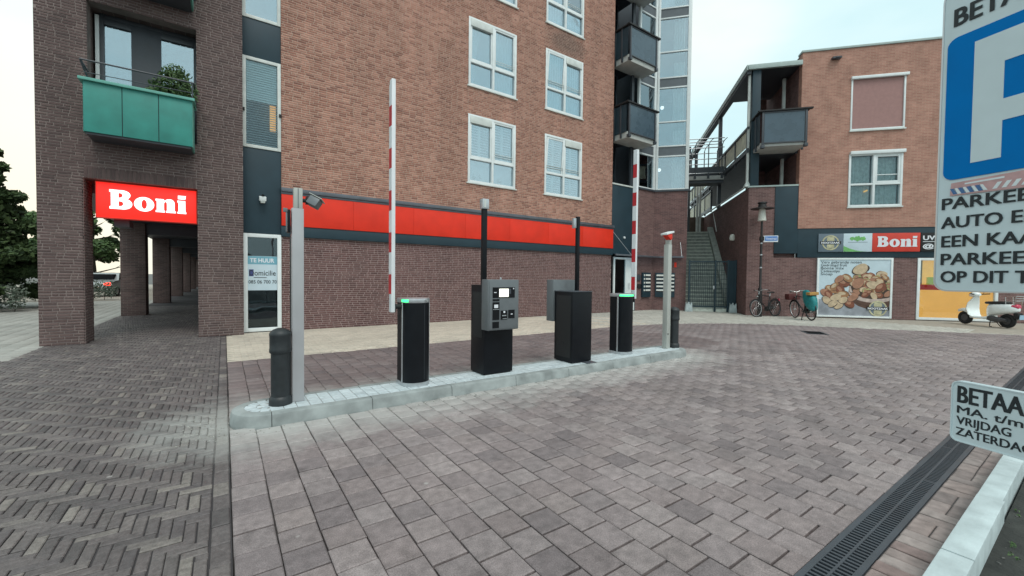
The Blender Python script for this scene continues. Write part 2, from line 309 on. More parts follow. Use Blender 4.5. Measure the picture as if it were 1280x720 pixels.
M['leaf_g'] = piece_mat('grey_foliage', [(.09, .115, .09), (.13, .16, .125), (.16, .19, .15), (.07, .10, .07)], rough=.75, blotch=.3, bump=.1)
M['bark'] = mat('bark', (.055, .045, .035), .9, var=.3, scale=12, bump=.6)
M['carpaint'] = mat('silver_car_paint', (.40, .42, .42), .3, metal=.3, var=.03, coat=.6)
M['carred'] = mat('red_car_paint', (.42, .03, .02), .3, var=.03, coat=.6)
M['lit_tail'] = mat('lit_tail_lamp', (.6, .03, .02), .3, var=0, emit=(1, .06, .03), es=2.2)
M['stone'] = mat('stair_concrete', (.33, .36, .325), .85, var=.3, scale=6, bump=.3)
M['stone_l'] = mat('stair_nosing', (.62, .65, .58), .85, var=.2, scale=8)
M['spandrel'] = mat('grey_spandrel', (.11, .125, .14), .4, var=.1)
M['room_l'] = mat('pale_room', (.46, .50, .52), .9, var=.45, scale=.9)
M['frost'] = mat('frosted_panel', (.062, .098, .128), .28, var=.12, scale=3)
M['grit'] = mat('pale_grit', (.36, .35, .32), .9, var=.4, scale=30)
M['soffit'] = mat('concrete_soffit', (.46, .47, .45), .85, var=.12, scale=4)
M['mint'] = mat('pale_roof_fascia', (.38, .46, .44), .5, var=.1)
M['walkway_panel'] = mat('cream_walkway_panel', (.62, .60, .46), .55, var=.2, scale=4)
M['gold'] = mat('print_gold', (.50, .47, .30), .5, var=.3, scale=9)
M['printgrey'] = mat('print_slate_grey', (.13, .17, .21), .5, var=.08, scale=4)
M['printpale'] = mat('print_pale_blue', (.53, .64, .70), .5, var=.06, scale=4)
M['printgreen'] = mat('print_green', (.17, .46, .14), .5, var=.2, scale=4)
M['printred'] = mat('print_boni_red', (.62, .045, .025), .45, var=.1, scale=3)
M['letter'] = mat('letter_white', (.74, .76, .80), .45, var=.05)
M['postertext'] = mat('poster_text_grey', (.09, .11, .12), .6, var=.1)
M['plate'] = mat('nameplate_white', (.72, .72, .68), .5, var=.08)

# ------------------------------------------------------------------ mesh helpers
class Fr:
    """wall frame: u along the wall, n towards the viewer's side, z up"""
    def __init__(s, O, ang):
        s.O = Vector(O); a = R(ang); s.U = Vector((math.cos(a), math.sin(a), 0)); s.N = Vector((math.sin(a), -math.cos(a), 0))
    def P(s, u, n, z): return s.O+s.U*u+s.N*n+Vector((0, 0, z))
    def mat(s, u, n, z):
        """text plane: x along u, y up, z out of the wall"""
        m = Matrix((s.U, Vector((0, 0, 1)), s.N)).transposed().to_4x4(); m.translation = s.P(u, n, z); return m
class MB:
    def __init__(s): s.v = []; s.f = []; s.m = []; s.mi = 0
    def add(s, vs, fs, mi=None):
        o = len(s.v); s.v += [tuple(x) for x in vs]; s.f += [tuple(i+o for i in f) for f in fs]; s.m += [s.mi if mi is None else mi]*len(fs); return s
    def box(s, x0, x1, y0, y1, z0, z1, T=None):
        vs = [(x, y, z) for z in (z0, z1) for y in (y0, y1) for x in (x0, x1)]
        if T is not None: vs = [T @ Vector(v) for v in vs]
        return s.add(vs, [(0, 2, 3, 1), (4, 5, 7, 6), (0, 1, 5, 4), (2, 6, 7, 3), (0, 4, 6, 2), (1, 3, 7, 5)])
    def fb(s, fr, u0, u1, n0, n1, z0, z1):
        """box in a wall frame (u, -n, z) keeps it right handed"""
        n0, n1 = min(n0, n1), max(n0, n1)
        vs = [fr.P(u, n, z) for z in (z0, z1) for n in (n1, n0) for u in (u0, u1)]
        return s.add(vs, [(0, 2, 3, 1), (4, 5, 7, 6), (0, 1, 5, 4), (2, 6, 7, 3), (0, 4, 6, 2), (1, 3, 7, 5)])
    def quad(s, a, b, c, d): return s.add([a, b, c, d], [(0, 1, 2, 3)])
    def tube(s, a, b, r, r2=None, n=10, caps=True):
        a = Vector(a); b = Vector(b); r2 = r if r2 is None else r2
        d = (b-a); q = d.to_track_quat('Z', 'Y'); vs = []
        for c, rr in ((a, r), (b, r2)):
            for i in range(n):
                t = 2*math.pi*i/n; vs.append(c+q @ Vector((rr*math.cos(t), rr*math.sin(t), 0)))
        fs = [(i, (i+1) % n, n+(i+1) % n, n+i) for i in range(n)]
        if caps: fs += [tuple(range(n-1, -1, -1)), tuple(range(n, 2*n))]
        return s.add(vs, fs)
    def path(s, pts, r, n=8):
        for a, b in zip(pts, pts[1:]): s.tube(a, b, r, n=n)
        return s
    def lathe(s, prof, n=24, T=None, sx=1, sy=1):
        vs = []
        for r, z in prof:
            for i in range(n):
                t = 2*math.pi*i/n; vs.append(Vector((r*sx*math.cos(t), r*sy*math.sin(t), z)))
        if T is not None: vs = [T @ v for v in vs]
        fs = []
        for k in range(len(prof)-1):
            for i in range(n): fs.append((k*n+i, k*n+(i+1) % n, (k+1)*n+(i+1) % n, (k+1)*n+i))
        fs += [tuple(range(n-1, -1, -1)), tuple(range((len(prof)-1)*n, len(prof)*n))]
        return s.add(vs, fs)
    def torus(s, c, R_, r, axis='y', n=28, k=8, T=None, a0=0, a1=2*math.pi):
        vs = []; full = abs(a1-a0-2*math.pi) < 1e-6; nn = n if full else n+1
        for i in range(nn):
            t = a0+(a1-a0)*i/n
            for j in range(k):
                p = 2*math.pi*j/k; rr = R_+r*math.cos(p)
                v = Vector((rr*math.cos(t), r*math.sin(p), rr*math.sin(t)))
                v = Vector(c)+v; vs.append(T @ v if T is not None else v)
        fs = []
        for i in range(n):
            for j in range(k): fs.append((i*k+j, i*k+(j+1) % k, ((i+1) % nn)*k+(j+1) % k, ((i+1) % nn)*k+j))
        return s.add(vs, fs)
    def loft(s, secs, k=16, e=2.4):
        """secs: (x, y, z, ry, rz) super-ellipse sections along x"""
        vs = []
        for (x, y, z, ry, rz) in secs:
            for i in range(k):
                t = 2*math.pi*i/k; c, q = math.cos(t), math.sin(t)
                vs.append((x, y+ry*math.copysign(abs(c)**(2/e), c), z+rz*math.copysign(abs(q)**(2/e), q)))
        fs = [(a*k+i, a*k+(i+1) % k, (a+1)*k+(i+1) % k, (a+1)*k+i) for a in range(len(secs)-1) for i in range(k)]
        fs += [tuple(range(k-1, -1, -1)), tuple(range((len(secs)-1)*k, len(secs)*k))]
        return s.add(vs, fs)
    def prism(s, pts, d, T=None):
        """2D outline (ccw) in XY extruded by d along z"""
        n = len(pts); vs = [Vector((x, y, 0)) for x, y in pts]+[Vector((x, y, d)) for x, y in pts]
        if T is not None: vs = [T @ v for v in vs]
        return s.add(vs, [tuple(range(n-1, -1, -1)), tuple(range(n, 2*n))]+[(i, (i+1) % n, n+(i+1) % n, n+i) for i in range(n)])
    def mesh(s, me, T=None, mi=None):
        vs = [(T @ v.co) if T is not None else v.co for v in me.vertices]
        return s.add(vs, [tuple(p.vertices) for p in me.polygons], mi)
    def build(s, name, mats, parent=None, smooth=None, bevel=0, recalc=True, kind=None, label=None):
        me = bpy.data.meshes.new(name); me.from_pydata(s.v, [], s.f)
        for m in (mats if isinstance(mats, (list, tuple)) else [mats]): me.materials.append(m)
        if any(s.m): me.polygons.foreach_set('material_index', s.m)
        if recalc or bevel:
            bm = bmesh.new(); bm.from_mesh(me)
            if recalc: bmesh.ops.recalc_face_normals(bm, faces=bm.faces)
            if bevel:
                ed = [e for e in bm.edges if len(e.link_faces) == 2 and e.calc_face_angle(0) > .6]
                bmesh.ops.bevel(bm, geom=ed, offset=bevel, segments=2, affect='EDGES', profile=.6, clamp_overlap=True)
            bm.to_mesh(me); bm.free()
        if smooth or bevel:
            me.polygons.foreach_set('use_smooth', [True]*len(me.polygons)); me.set_sharp_from_angle(angle=R(smooth or 40))
        me.update()
        return link(name, me, parent, kind, label)
def link(name, me, parent=None, kind=None, label=None):
    o = bpy.data.objects.new(name, me); col.objects.link(o)
    if parent is not None:
        o.parent = parent
        if parent.get('_w') is not None and parent.type == 'EMPTY': o.matrix_parent_inverse = Matrix.Translation(-parent.location)
    if kind: o['kind'] = kind
    if label: o['label'] = label
    return o
def thing(name, label, cat, loc=(0, 0, 0), rz=0, group=None, world=False):
    o = bpy.data.objects.new(name, None); col.objects.link(o); o.location = loc; o.rotation_euler = (0, 0, rz)
    o['label'] = label; o['category'] = cat; o.empty_display_size = .2
    if group: o['group'] = group
    if world: o['_w'] = 1
    return o
def tag(o, label, cat, group=None):
    o['label'] = label; o['category'] = cat
    if group: o['group'] = group
    return o
def copy_thing(o, loc, rz=None, label=None):
    def cp(a, par):
        b = a.copy(); col.objects.link(b)
        if par is not None: b.parent = par; b.matrix_parent_inverse = a.matrix_parent_inverse.copy()
        for ch in list(a.children): cp(ch, b)
        return b
    c = cp(o, None); c.location = loc
    if rz is not None: c.rotation_euler = (0, 0, rz)
    if label: c['label'] = label
    return c
def wall_mesh(mb, fr, u0, u1, z0, z1, ops, depth=.3, n=0):
    us = sorted({u0, u1, *[min(max(a, u0), u1) for o in ops for a in o[:2]]}); zs = sorted({z0, z1, *[min(max(a, z0), z1) for o in ops for a in o[2:]]})
    inside = lambda u, z: any(o[0] < u < o[1] and o[2] < z < o[3] for o in ops)
    for a, b in zip(us, us[1:]):
        for c, d in zip(zs, zs[1:]):
            if inside((a+b)/2, (c+d)/2): continue
            mb.quad(fr.P(a, n, c), fr.P(b, n, c), fr.P(b, n, d), fr.P(a, n, d))
            mb.quad(fr.P(b, n-depth, c), fr.P(a, n-depth, c), fr.P(a, n-depth, d), fr.P(b, n-depth, d))
    for (a, b, c, d) in ops+[(u1, u0, z0, z1)]:
        oc, od = max(c, z0), min(d, z1)
        mb.quad(fr.P(a, n, oc), fr.P(a, n, od), fr.P(a, n-depth, od), fr.P(a, n-depth, oc))
        mb.quad(fr.P(b, n, od), fr.P(b, n, oc), fr.P(b, n-depth, oc), fr.P(b, n-depth, od))
        if a < b:
            if c > z0: mb.quad(fr.P(b, n, c), fr.P(a, n, c), fr.P(a, n-depth, c), fr.P(b, n-depth, c))
            if d < z1: mb.quad(fr.P(a, n, d), fr.P(b, n, d), fr.P(b, n-depth, d), fr.P(a, n-depth, d))
    a, b = u0, u1; mb.quad(fr.P(a, n, z1), fr.P(b, n, z1), fr.P(b, n-depth, z1), fr.P(a, n-depth, z1))
BH, BL, BJ, BD = .0575, .188, .012, .006
def brick_list(fr, u0, u1, z0, z1, ops, seed):
    rg = random.Random(seed); out = []
    for k in range(int(round((z1-z0)/BH))):
        za = z0+k*BH; zb = za+BH-BJ; zc = (za+zb)/2
        iv = [(u0, u1)]
        for o in ops:
            if o[2] < zc < o[3]:
                nv = []
                for a, b in iv:
                    if o[1] <= a or o[0] >= b: nv.append((a, b)); continue
                    if o[0] > a: nv.append((a, o[0]))
                    if o[1] < b: nv.append((o[1], b))
                iv = nv
        u = u0-(.5*(BL+BJ) if k % 2 else 0)-rg.random()*.06
        while u < u1:
            l = BL if rg.random() < .8 else .5*(BL-BJ)
            for a, b in iv:
                c, d = max(u, a), min(u+l, b)
                if d-c > .03: out.append((fr, c, d, za, zb, rg.random()*.0035))
            u += l+BJ
    return out
def brick_size(b):
    fr, c, d, za, zb, j = b
    p = px(fr.P(c, 0, za)); q = px(fr.P(d, 0, za))
    if p is None or q is None or not (-5 < p[0] < 1285 and -5 < p[1] < 725): return 0
    return abs(p[0]-q[0])+abs(p[1]-q[1])
_bm = {}
def brick_mesh(name, m):
    if name not in _bm:
        me = bpy.data.meshes.new(name)
        x, y = BL/2, (BH-BJ)/2; c = .004
        vs = [(-x, 0, -y), (x, 0, -y), (x, 0, y), (-x, 0, y), (-x+c, -BD, -y+c), (x-c, -BD, -y+c), (x-c, -BD, y-c), (-x+c, -BD, y-c)]
        me.from_pydata(vs, [], [(4, 5, 6, 7), (0, 1, 5, 4), (1, 2, 6, 5), (2, 3, 7, 6), (3, 0, 4, 7)]); me.materials.append(m); _bm[name] = me
    return _bm[name]
def bricks_stuff(name, lst, m, parent):
    n = len(lst); V = np.zeros((n, 8, 3)); c = .003
    for i, (fr, a, b, za, zb, j) in enumerate(lst):
        o = BD+j*.6-.002
        V[i] = [fr.P(a, 0, za), fr.P(b, 0, za), fr.P(b, 0, zb), fr.P(a, 0, zb), fr.P(a+c, o, za+c), fr.P(b-c, o, za+c), fr.P(b-c, o, zb-c), fr.P(a+c, o, zb-c)]
    F = np.array([(4, 5, 6, 7), (0, 1, 5, 4), (1, 2, 6, 5), (2, 3, 7, 6), (3, 0, 4, 7)])
    return np_mesh(name, V, F, m, parent)
def np_mesh(name, V, F, m, parent, kind='stuff'):
    n, k = V.shape[:2]; faces = (F[None]+(np.arange(n)*k)[:, None, None]).reshape(-1, F.shape[1])
    me = bpy.data.meshes.new(name); me.vertices.add(n*k); me.vertices.foreach_set('co', V.reshape(-1))
    me.loops.add(faces.size); me.loops.foreach_set('vertex_index', faces.reshape(-1).astype(np.int32))
    me.polygons.add(len(faces)); me.polygons.foreach_set('loop_start', np.arange(0, faces.size, F.shape[1], dtype=np.int32))
    me.update(calc_edges=True); me.validate(); me.materials.append(m)
    return link(name, me, parent, kind)
def text_mesh(s, size, ext=.002, off=0, space=1, ax='LEFT'):
    cu = bpy.data.curves.new('t', 'FONT'); cu.body = s; cu.size = size; cu.extrude = ext; cu.offset = off; cu.space_character = space
    cu.align_x = ax; cu.resolution_u = 3
    ob = bpy.data.objects.new('t', cu); me = bpy.data.meshes.new_from_object(ob); bpy.data.objects.remove(ob); return me
def outline_mesh(loops, ext=.002):
    cu = bpy.data.curves.new('o', 'CURVE'); cu.dimensions = '2D'; cu.fill_mode = 'BOTH'; cu.extrude = ext
    for lp in loops:
        sp = cu.splines.new('POLY'); sp.points.add(len(lp)-1)
        for p, (x, y) in zip(sp.points, lp): p.co = (x, y, 0, 1)
        sp.use_cyclic_u = True
    ob = bpy.data.objects.new('o', cu); me = bpy.data.meshes.new_from_object(ob); bpy.data.objects.remove(ob); return me
def text_fit(s, x0, x1, h, ext=.002, off=0, space=1):
    """a line of capitals of cap height h scaled to span x0..x1"""
    me = text_mesh(s, h/.73, ext, off, space); xs = [v.co.x for v in me.vertices]; ys = [v.co.y for v in me.vertices]
    a, b = min(xs), max(xs); k = (x1-x0)/(b-a); k2 = h/max(ys)
    for v in me.vertices: v.co.x = x0+(v.co.x-a)*k; v.co.y *= k2
    return me
def bold(s, x0, x1, h, w_, par, T, m='signtext', space=1):
    mb = MB(); me = text_fit(s, x0+w_, x1-w_, h, .0003, 0, space)
    for i, (dx, dy) in enumerate(((-w_, -w_*.5), (w_, -w_*.5), (-w_, w_*.5), (w_, w_*.5), (0, 0))): mb.mesh(me, T @ Matrix.Translation((dx, dy, .00008*i)))
    return mb.build('lettering', M[m], par, recalc=False)
def arc(cx, cy, rx, ry, a0, a1, n=10): return [(cx+rx*math.cos(R(a0+(a1-a0)*i/n)), cy+ry*math.sin(R(a0+(a1-a0)*i/n))) for i in range(n+1)]
def rrect(x0, x1, y0, y1, r, n=5): return arc(x1-r, y0+r, r, r, -90, 0, n)+arc(x1-r, y1-r, r, r, 0, 90, n)+arc(x0+r, y1-r, r, r, 90, 180, n)+arc(x0+r, y0+r, r, r, 180, 270, n)
def boni(mb_mat_parent, fr, u, n, z, h, sx, parent, m):
    """the four fat letters, each its own mesh"""
    B = [[(0, 0), (.55, 0)]+arc(.55, .29, .36, .29, -90, 60, 9)+arc(.52, .76, .32, .24, -40, 90, 8)+[(0, 1), (0, .88), (.06, .86), (.06, .14), (0, .12)], [(.36, .16), (.46, .16)]+arc(.46, .29, .09, .12, -80, 80, 6)+[(.36, .42)], [(.36, .60), (.44, .60)]+arc(.44, .73, .085, .11, -80, 80, 6)+[(.36, .85)]]
    o = [arc(.42, .36, .42, .385, 0, 351, 30), list(reversed(arc(.42, .36, .115, .25, 0, 345, 20)))]
    st = lambda x: [(x, 0), (x+.40, 0), (x+.40, .09), (x+.36, .11)]
    nn = [st(0)+[(.36, .50)]+arc(.43, .50, .06, .09, 160, 0, 5)+[(.49, .11), (.45, .09), (.45, 0), (.88, 0), (.88, .09), (.83, .11), (.83, .52)]+arc(.63, .52, .20, .23, 0, 90, 6)+[(.50, .73), (.36, .63), (.36, .72), (0, .72), (0, .62), (.05, .60), (.05, .11), (0, .09)]]
    ii = [st(0)+[(.36, .72), (0, .72), (0, .62), (.05, .60), (.05, .11), (0, .09)], [(.03, .80), (.36, .80), (.39, 1.0), (.03, 1.0)]]
    x = 0
    for nm, lp, adv in (('letter', B, .98), ('letter', o, .90), ('letter', nn, .95), ('letter', ii, .4)):
        me = outline_mesh(lp, .004); T = fr.mat(u, n, z) @ Matrix.Diagonal((h*sx, h, 1, 1)) @ Matrix.Translation((x, 0, 0))
        MB().mesh(me, T).build(nm, m, parent, recalc=False); x += adv
def leaf_cloud(mb, blobs, size, rg, squash=.6):
    for (c, r, n) in blobs:
        c = Vector(c)
        for i in range(n):
            d = Vector((rg.gauss(0, 1), rg.gauss(0, 1), rg.gauss(0, 1))).normalized()
            p = c+Vector((d.x*r[0], d.y*r[1], d.z*r[2]))*(rg.random()**.45)
            s = size*(.6+.8*rg.random()); a = Vector((rg.gauss(0, 1), rg.gauss(0, 1), rg.gauss(0, 1))).normalized(); b = a.orthogonal().normalized()
            a = a*s; b = b*s*squash; mb.add([p-a, p-a*.2+b, p+a, p-a*.2-b], [(0, 1, 2, 3)])

# ------------------------------------------------------------------ wall frames
F_MAIN = Fr((0, 12.15, 0), 0); F_PIL = Fr((0, 11.85, 0), 0); F_TOW = Fr((0, 12.25, 0), 0)
F_R = Fr((20.2, 5.6, 0), -48)
BAYN, BAY0 = -1.63, -7.48                  # the bay's outer face, in the frame of the shop building
F_BAY = Fr(F_R.P(BAY0, BAYN, 0), -48)
CORN = -4.0                                 # left corner of the shop building
F_SIDE = Fr(F_R.P(CORN, 0, 0), 222)         # side wall along the stairs: u = 0 at that corner, negative going back

# ================================================================== SETTING: ground and paving
def sheet(name, pts, z, m, label=None):
    mb = MB(); mb.add([(x, y, z) for x, y in pts], [tuple(range(len(pts)))])
    return mb.build(name, m, kind='structure', recalc=False)
sheet('ground', [(-900, -900), (900, -900), (900, 900), (-900, 900)], -.09, M['ground'])
# boundary of the beige pavement (road side)
PAVB = [(.03, 8.28), (6, 8.42), (9.6, 8.5), (11.2, 8.3), (12.5, 7.9), (13.5, 7.35), (14.45, 6.55), (15.2, 5.65), (16.6, 3.6), (18.2, 1.35), (21.2, -2.9), (26, -9.7)]
def pav_y(x):
    for (a, b), (c, d) in zip(PAVB, PAVB[1:]):
        if a <= x <= c: return b+(d-b)*(x-a)/(c-a)
    return -99
road = sheet('road', [(.03, .86), (.03, 8.28)]+PAVB[1:]+[(20, -9.7), (18.5, .86)], -.026, M['joint'])
def paver_mesh(name, a, b, c, m, t=.05):
    """one paving stone a x b with a chamfer, top at z = 0"""
    vs = []
    for z, i in ((-t, 0), (-c*.8, 0), (0, c)): vs += [(-a/2+i, -b/2+i, z), (a/2-i, -b/2+i, z), (a/2-i, b/2-i, z), (-a/2+i, b/2-i, z)]
    fs = [(8, 9, 10, 11)]+[(k+j, k+(j+1) % 4, k+4+(j+1) % 4, k+4+j) for k in (0, 4) for j in range(4)]
    me = bpy.data.meshes.new(name); me.from_pydata(vs, [], fs); me.materials.append(m); return me
def lay(name, lst, m, parent, limit=300, joint=.007, cham=.006, tilt=.006, zj=.002, seed=1, jy=None):
    """lst: (x, y, a, b, rot): the stones that show largest become objects, the rest one part"""
    rg = random.Random(seed); sc_ = []
    for it in lst:
        x, y, a, b, r = it
        p = [px((x+dx, y+dy, 0)) for dx, dy in ((-a/2, -b/2), (a/2, -b/2), (a/2, b/2), (-a/2, b/2))]
        s = 0
        if all(p) and any(-20 < q[0] < 1300 and -20 < q[1] < 740 for q in p):
            s = abs(sum(p[i][0]*p[(i+1) % 4][1]-p[(i+1) % 4][0]*p[i][1] for i in range(4)))/2
        sc_.append((s, it))
    sc_.sort(key=lambda q: -q[0]); meshes = {}; rest = []; jy = jy or joint
    for k, (s, (x, y, a, b, r)) in enumerate(sc_):
        j = (rg.uniform(-1, 1)*.0025, rg.uniform(-1, 1)*.0025); tx, ty, tz = rg.uniform(-tilt, tilt), rg.uniform(-tilt, tilt), rg.uniform(-.006, .006)
        z = rg.uniform(-zj, zj*.6)
        if k < limit and s > 60:
            e = rg.choice((0, .003, .006)) if jy != joint else 0
            key = (round(a, 3), round(b, 3), e)
            if key not in meshes: meshes[key] = paver_mesh(name, a-joint, b-jy+.003-e, cham, m)
            o = link(name, meshes[key], parent); o.location = (x+j[0], y+j[1], z); o.rotation_euler = (tx, ty, r+tz)
        else: rest.append((x+j[0], y+j[1], z, a-joint, b-jy+(.003-rg.choice((0, .003, .006)) if jy != joint else 0), r+tz, tx, ty))
    if rest:
        n = len(rest); A = np.array(rest); V = np.zeros((n, 12, 3)); c = cham
        for l_, (z, i) in enumerate(((-.05, 0), (-c*.8, 0), (0, c))):
            for q, (sx, sy) in enumerate(((-1, -1), (1, -1), (1, 1), (-1, 1))):
                lx = sx*(A[:, 3]/2-i); ly = sy*(A[:, 4]/2-i); co, si = np.cos(A[:, 5]), np.sin(A[:, 5])
                V[:, l_*4+q, 0] = A[:, 0]+lx*co-ly*si; V[:, l_*4+q, 1] = A[:, 1]+lx*si+ly*co
                V[:, l_*4+q, 2] = A[:, 2]+z+lx*-A[:, 7]+ly*A[:, 6]
        F = np.array([(8, 9, 10, 11)]+[(k+j, k+(j+1) % 4, k+4+(j+1) % 4, k+4+j) for k in (0, 4) for j in range(4)])
        np_mesh(name+'_field', V, F, m, parent)
IX0, IX1, IY0, IY1 = .04, 7.34, 4.54, 5.19
def in_island(x, y, g=.0):
    ym = (IY0+IY1)/2; r = (IY1-IY0)/2+g; cx = min(max(x, IX0+r-g), IX1-r+g); return (x-cx)**2+(y-ym)**2 < (r-.02)**2
front, lane, far = [], [], []
PW, PL = .2055, .2095
for i in range(130):
    x = .03+PW*(i+.5)
    y = .86+PL*.5-(PL*.5 if i % 2 else 0)
    while True:
        b = PL; yy = y
        if yy-b/2 < .86: b = yy+b/2-.86; yy = .86+b/2
        lim = pav_y(x)
        if yy+b/2 > lim: b = lim-(yy-b/2); yy = lim-b/2
        if lim < 0 or b < .03: break
        if y > 8.6: break
        if not in_island(x, yy) and x < 18.5:
            wav = 9.2+.5*math.sin(yy*1.3)
            (lane if yy > 5.0 and x < wav else far if x > wav-1.1*math.sin(yy) and yy > 3.4 else front).append((x, yy, PW, b, 0))
        y += PL
lay('paver', front, M['paver'], road, 300, seed=2, jy=.0115, cham=.007)
lay('lane_paver', lane, M['lane'], road, 0, seed=3, jy=.012)
lay('plaza_paver', far, M['far'], road, 0, seed=4, jy=.012)
# left: dark clinkers in herringbone
clk = sheet('brick_pavement', [(-9, .5), (.026, .5), (.026, 12.6), (-.45, 12.6), (-.45, 62), (-2.9, 62), (-2.9, 10.2), (-9, 10.2)], -.012, M['joint_d'])
W = .0605; hb = []
XR = -.075
for j in range(0, 380):
    for i in range(-3, 112):
        for kind in (0, 1):
            if kind == 0:
                if (i-j) % 6: continue
                x0, x1, y0, y1 = i*W, (i+3)*W, j*W, (j+1)*W
            else:
                if (i-5-j) % 6: continue
                x0, x1, y0, y1 = i*W, (i+1)*W, j*W, (j+3)*W
            x0, x1 = XR-x1, XR-x0; y0 += .9; y1 += .9
            if x0 >= XR-.01: continue
            x1 = min(x1, XR)
            xm, ym = (x0+x1)/2, (y0+y1)/2
            if x1-x0 < .02 or ym > 24 or (xm < -2.9 and ym > 10.2) or (ym > 11.9 and not -2.9 < xm < -.46) or xm < -.29*ym-.9: continue
            hb.append((xm, ym, x1-x0, y1-y0, 0))
for k in range(54): hb.append((-.024, .9+.2*(k+.5), .094, .2, 0))
lay('clinker', hb, M['clinker'], clk, 300, joint=.007, cham=.005, tilt=.02, zj=.004, seed=5)
# grey pavement on the far left and beyond the arcade
gp = sheet('pavement', [(-40, 10.2), (-2.9, 10.2), (-2.9, 70), (-40, 70)], -.013, M['joint_l'])
gl_ = []
for i in range(34):
    for j in range(64):
        x = -2.9-.3*(i+.5); y = 10.2+.3*(j+.5)+(.15 if i % 2 else 0)
        gl_.append((x, y, .3, .3, 0))
lay('pavement_tile', gl_, M['grey_tile'], gp, 0, joint=.006, cham=.004, tilt=.004, seed=6)
# beige pavement along the facades
side = sheet('sidewalk', [(.03, 12.15), (.03, 8.28)]+PAVB[1:]+[(34, -4), (22, 14), (13.5, 14)], -.014, M['joint_l'])
sl = []
for i in range(150):
    for j in range(95):
        y = 12.4-.105*(j+.5)-(0 if True else 0); x = .03+.21*(i+.5)-(.105 if j % 2 else 0)
        lo = pav_y(min(max(x, .03), 26))
        if x < .14 and j % 2: continue
        if y-.05 < lo+.1 or x > 19 or (x < 13.45 and y > 12.16): continue
        if (x-20.2)*F_R.N.x+(y-5.6)*F_R.N.y < -3.2: continue
        sl.append((x, y, .21, .105, 0))
for (a, b), (c, d) in zip(PAVB, PAVB[1:]):                     # kerb band along the road
    L_ = math.hypot(c-a, d-b); n = max(1, int(L_/.5)); r = math.atan2(d-b, c-a)
    for k in range(n):
        t = (k+.5)/n; ox, oy = -math.sin(r)*.06, math.cos(r)*.06
        if a+(c-a)*t < 22: sl.append((a+(c-a)*t+ox, b+(d-b)*t+oy, L_/n, .11, r))
M['side_grey'] = piece_mat('grey_beige_paver', [(.40, .385, .345), (.47, .455, .41), (.435, .42, .375), (.37, .355, .32)], rough=.85, blotch=.14, bscale=20)
gx = lambda q: q[0] > 10.6+1.2*math.sin(q[1]*2.1+q[0]*7)
lay('sidewalk_paver', [q for q in sl if not gx(q)], M['side_tile'], side, 0, joint=.006, cham=.004, tilt=.003, zj=.0012, seed=7)
lay('grey_sidewalk_paver', [q for q in sl if gx(q)], M['side_grey'], side, 0, joint=.006, cham=.004, tilt=.003, zj=.0012, seed=7)

# ------------------------------------------------------------------ traffic island
isl = thing('traffic_island', 'long kerbed island with pale grey tiles carrying the barriers and ticket columns', 'traffic island', (IX0, (IY0+IY1)/2, 0), world=True)
KH = .12; ym = (IY0+IY1)/2; ro = (IY1-IY0)/2; ri = ro-.11
def stadium(r, n=14):
    a, b = IX0+ro, IX1-ro
    return [(b+r*math.cos(t), ym+r*math.sin(t)) for t in [(-.5+i/n)*math.pi for i in range(n+1)]]+[(a+r*math.cos(t), ym+r*math.sin(t)) for t in [(.5+i/n)*math.pi for i in range(n+1)]]
MB().add([(x, y, KH-.008) for x, y in stadium(ri)], [tuple(range(30))]).build('tile_bed', M['joint_d'], isl, recalc=False)
def kerb(pin, pout, name='kerb_stone'):
    mb = MB(); n = len(pin); prof = []; jz = random.uniform(-.003, .002); jo = random.uniform(-.002, .003)
    for (a, b), (c, d) in zip(pin, pout):
        e = Vector((c-a, d-b, 0)).normalized(); o = Vector((c, d, 0)); i = Vector((a, b, 0))
        o = o+e*jo; prof.append([i+Vector((0, 0, -.05)), i+Vector((0, 0, KH+jz)), o-e*.028+Vector((0, 0, KH+jz)), o-e*.008+Vector((0, 0, KH-.012)), o+Vector((0, 0, KH-.035)), o+e*.012+Vector((0, 0, -.05))])
    vs = [v for p in prof for v in p]; fs = [(a*6+i, a*6+i+1, (a+1)*6+i+1, (a+1)*6+i) for a in range(n-1) for i in range(5)]
    fs += [tuple(range(5, -1, -1)), tuple((n-1)*6+i for i in range(6))]
    mb.add(vs, fs).build(name, M['concrete'], isl, smooth=35)
a, b = IX0+ro, IX1-ro
for side_ in (-1, 1):
    k = 7
    for i in range(k):
        x0, x1 = a+(b-a)*i/k+.003, a+(b-a)*(i+1)/k-.003
        pts = [(x0, ym+side_*ri), (x1, ym+side_*ri)], [(x0, ym+side_*ro), (x1, ym+side_*ro)]
        kerb(pts[0], pts[1])
for cx, s in ((a, 1), (b, 0)):
    for h in (0, 1):
        t0 = (.5+.5*h if s else -.5+.5*h)*math.pi+.01; ts = [t0+(.5*math.pi-.02)*i/8 for i in range(9)]
        kerb([(cx+ri*math.cos(t), ym+ri*math.sin(t)) for t in ts], [(cx+ro*math.cos(t), ym+ro*math.sin(t)) for t in ts])
it = []; tw = 2*ri/4; n = int((b-a)/.118)
for j in range(4):
    for i in range(n):
        x = a+(b-a)*(i+.5)/n; it.append((x+(0 if j % 2 else .0), ym-ri+tw*(j+.5), (b-a)/n, tw, 0))
for cx, s in ((a, -1), (b, 1)):
    for rr, m_ in ((ri-tw*.5, 6), (ri-tw*1.5, 3)):
        for k in range(m_):
            t = (k+.5)/m_*math.pi-math.pi/2; it.append((cx+s*rr*math.cos(t), ym+rr*math.sin(t), tw, math.pi*rr/m_, t*s if s > 0 else math.pi-t))
rg = random.Random(3); tm = {}
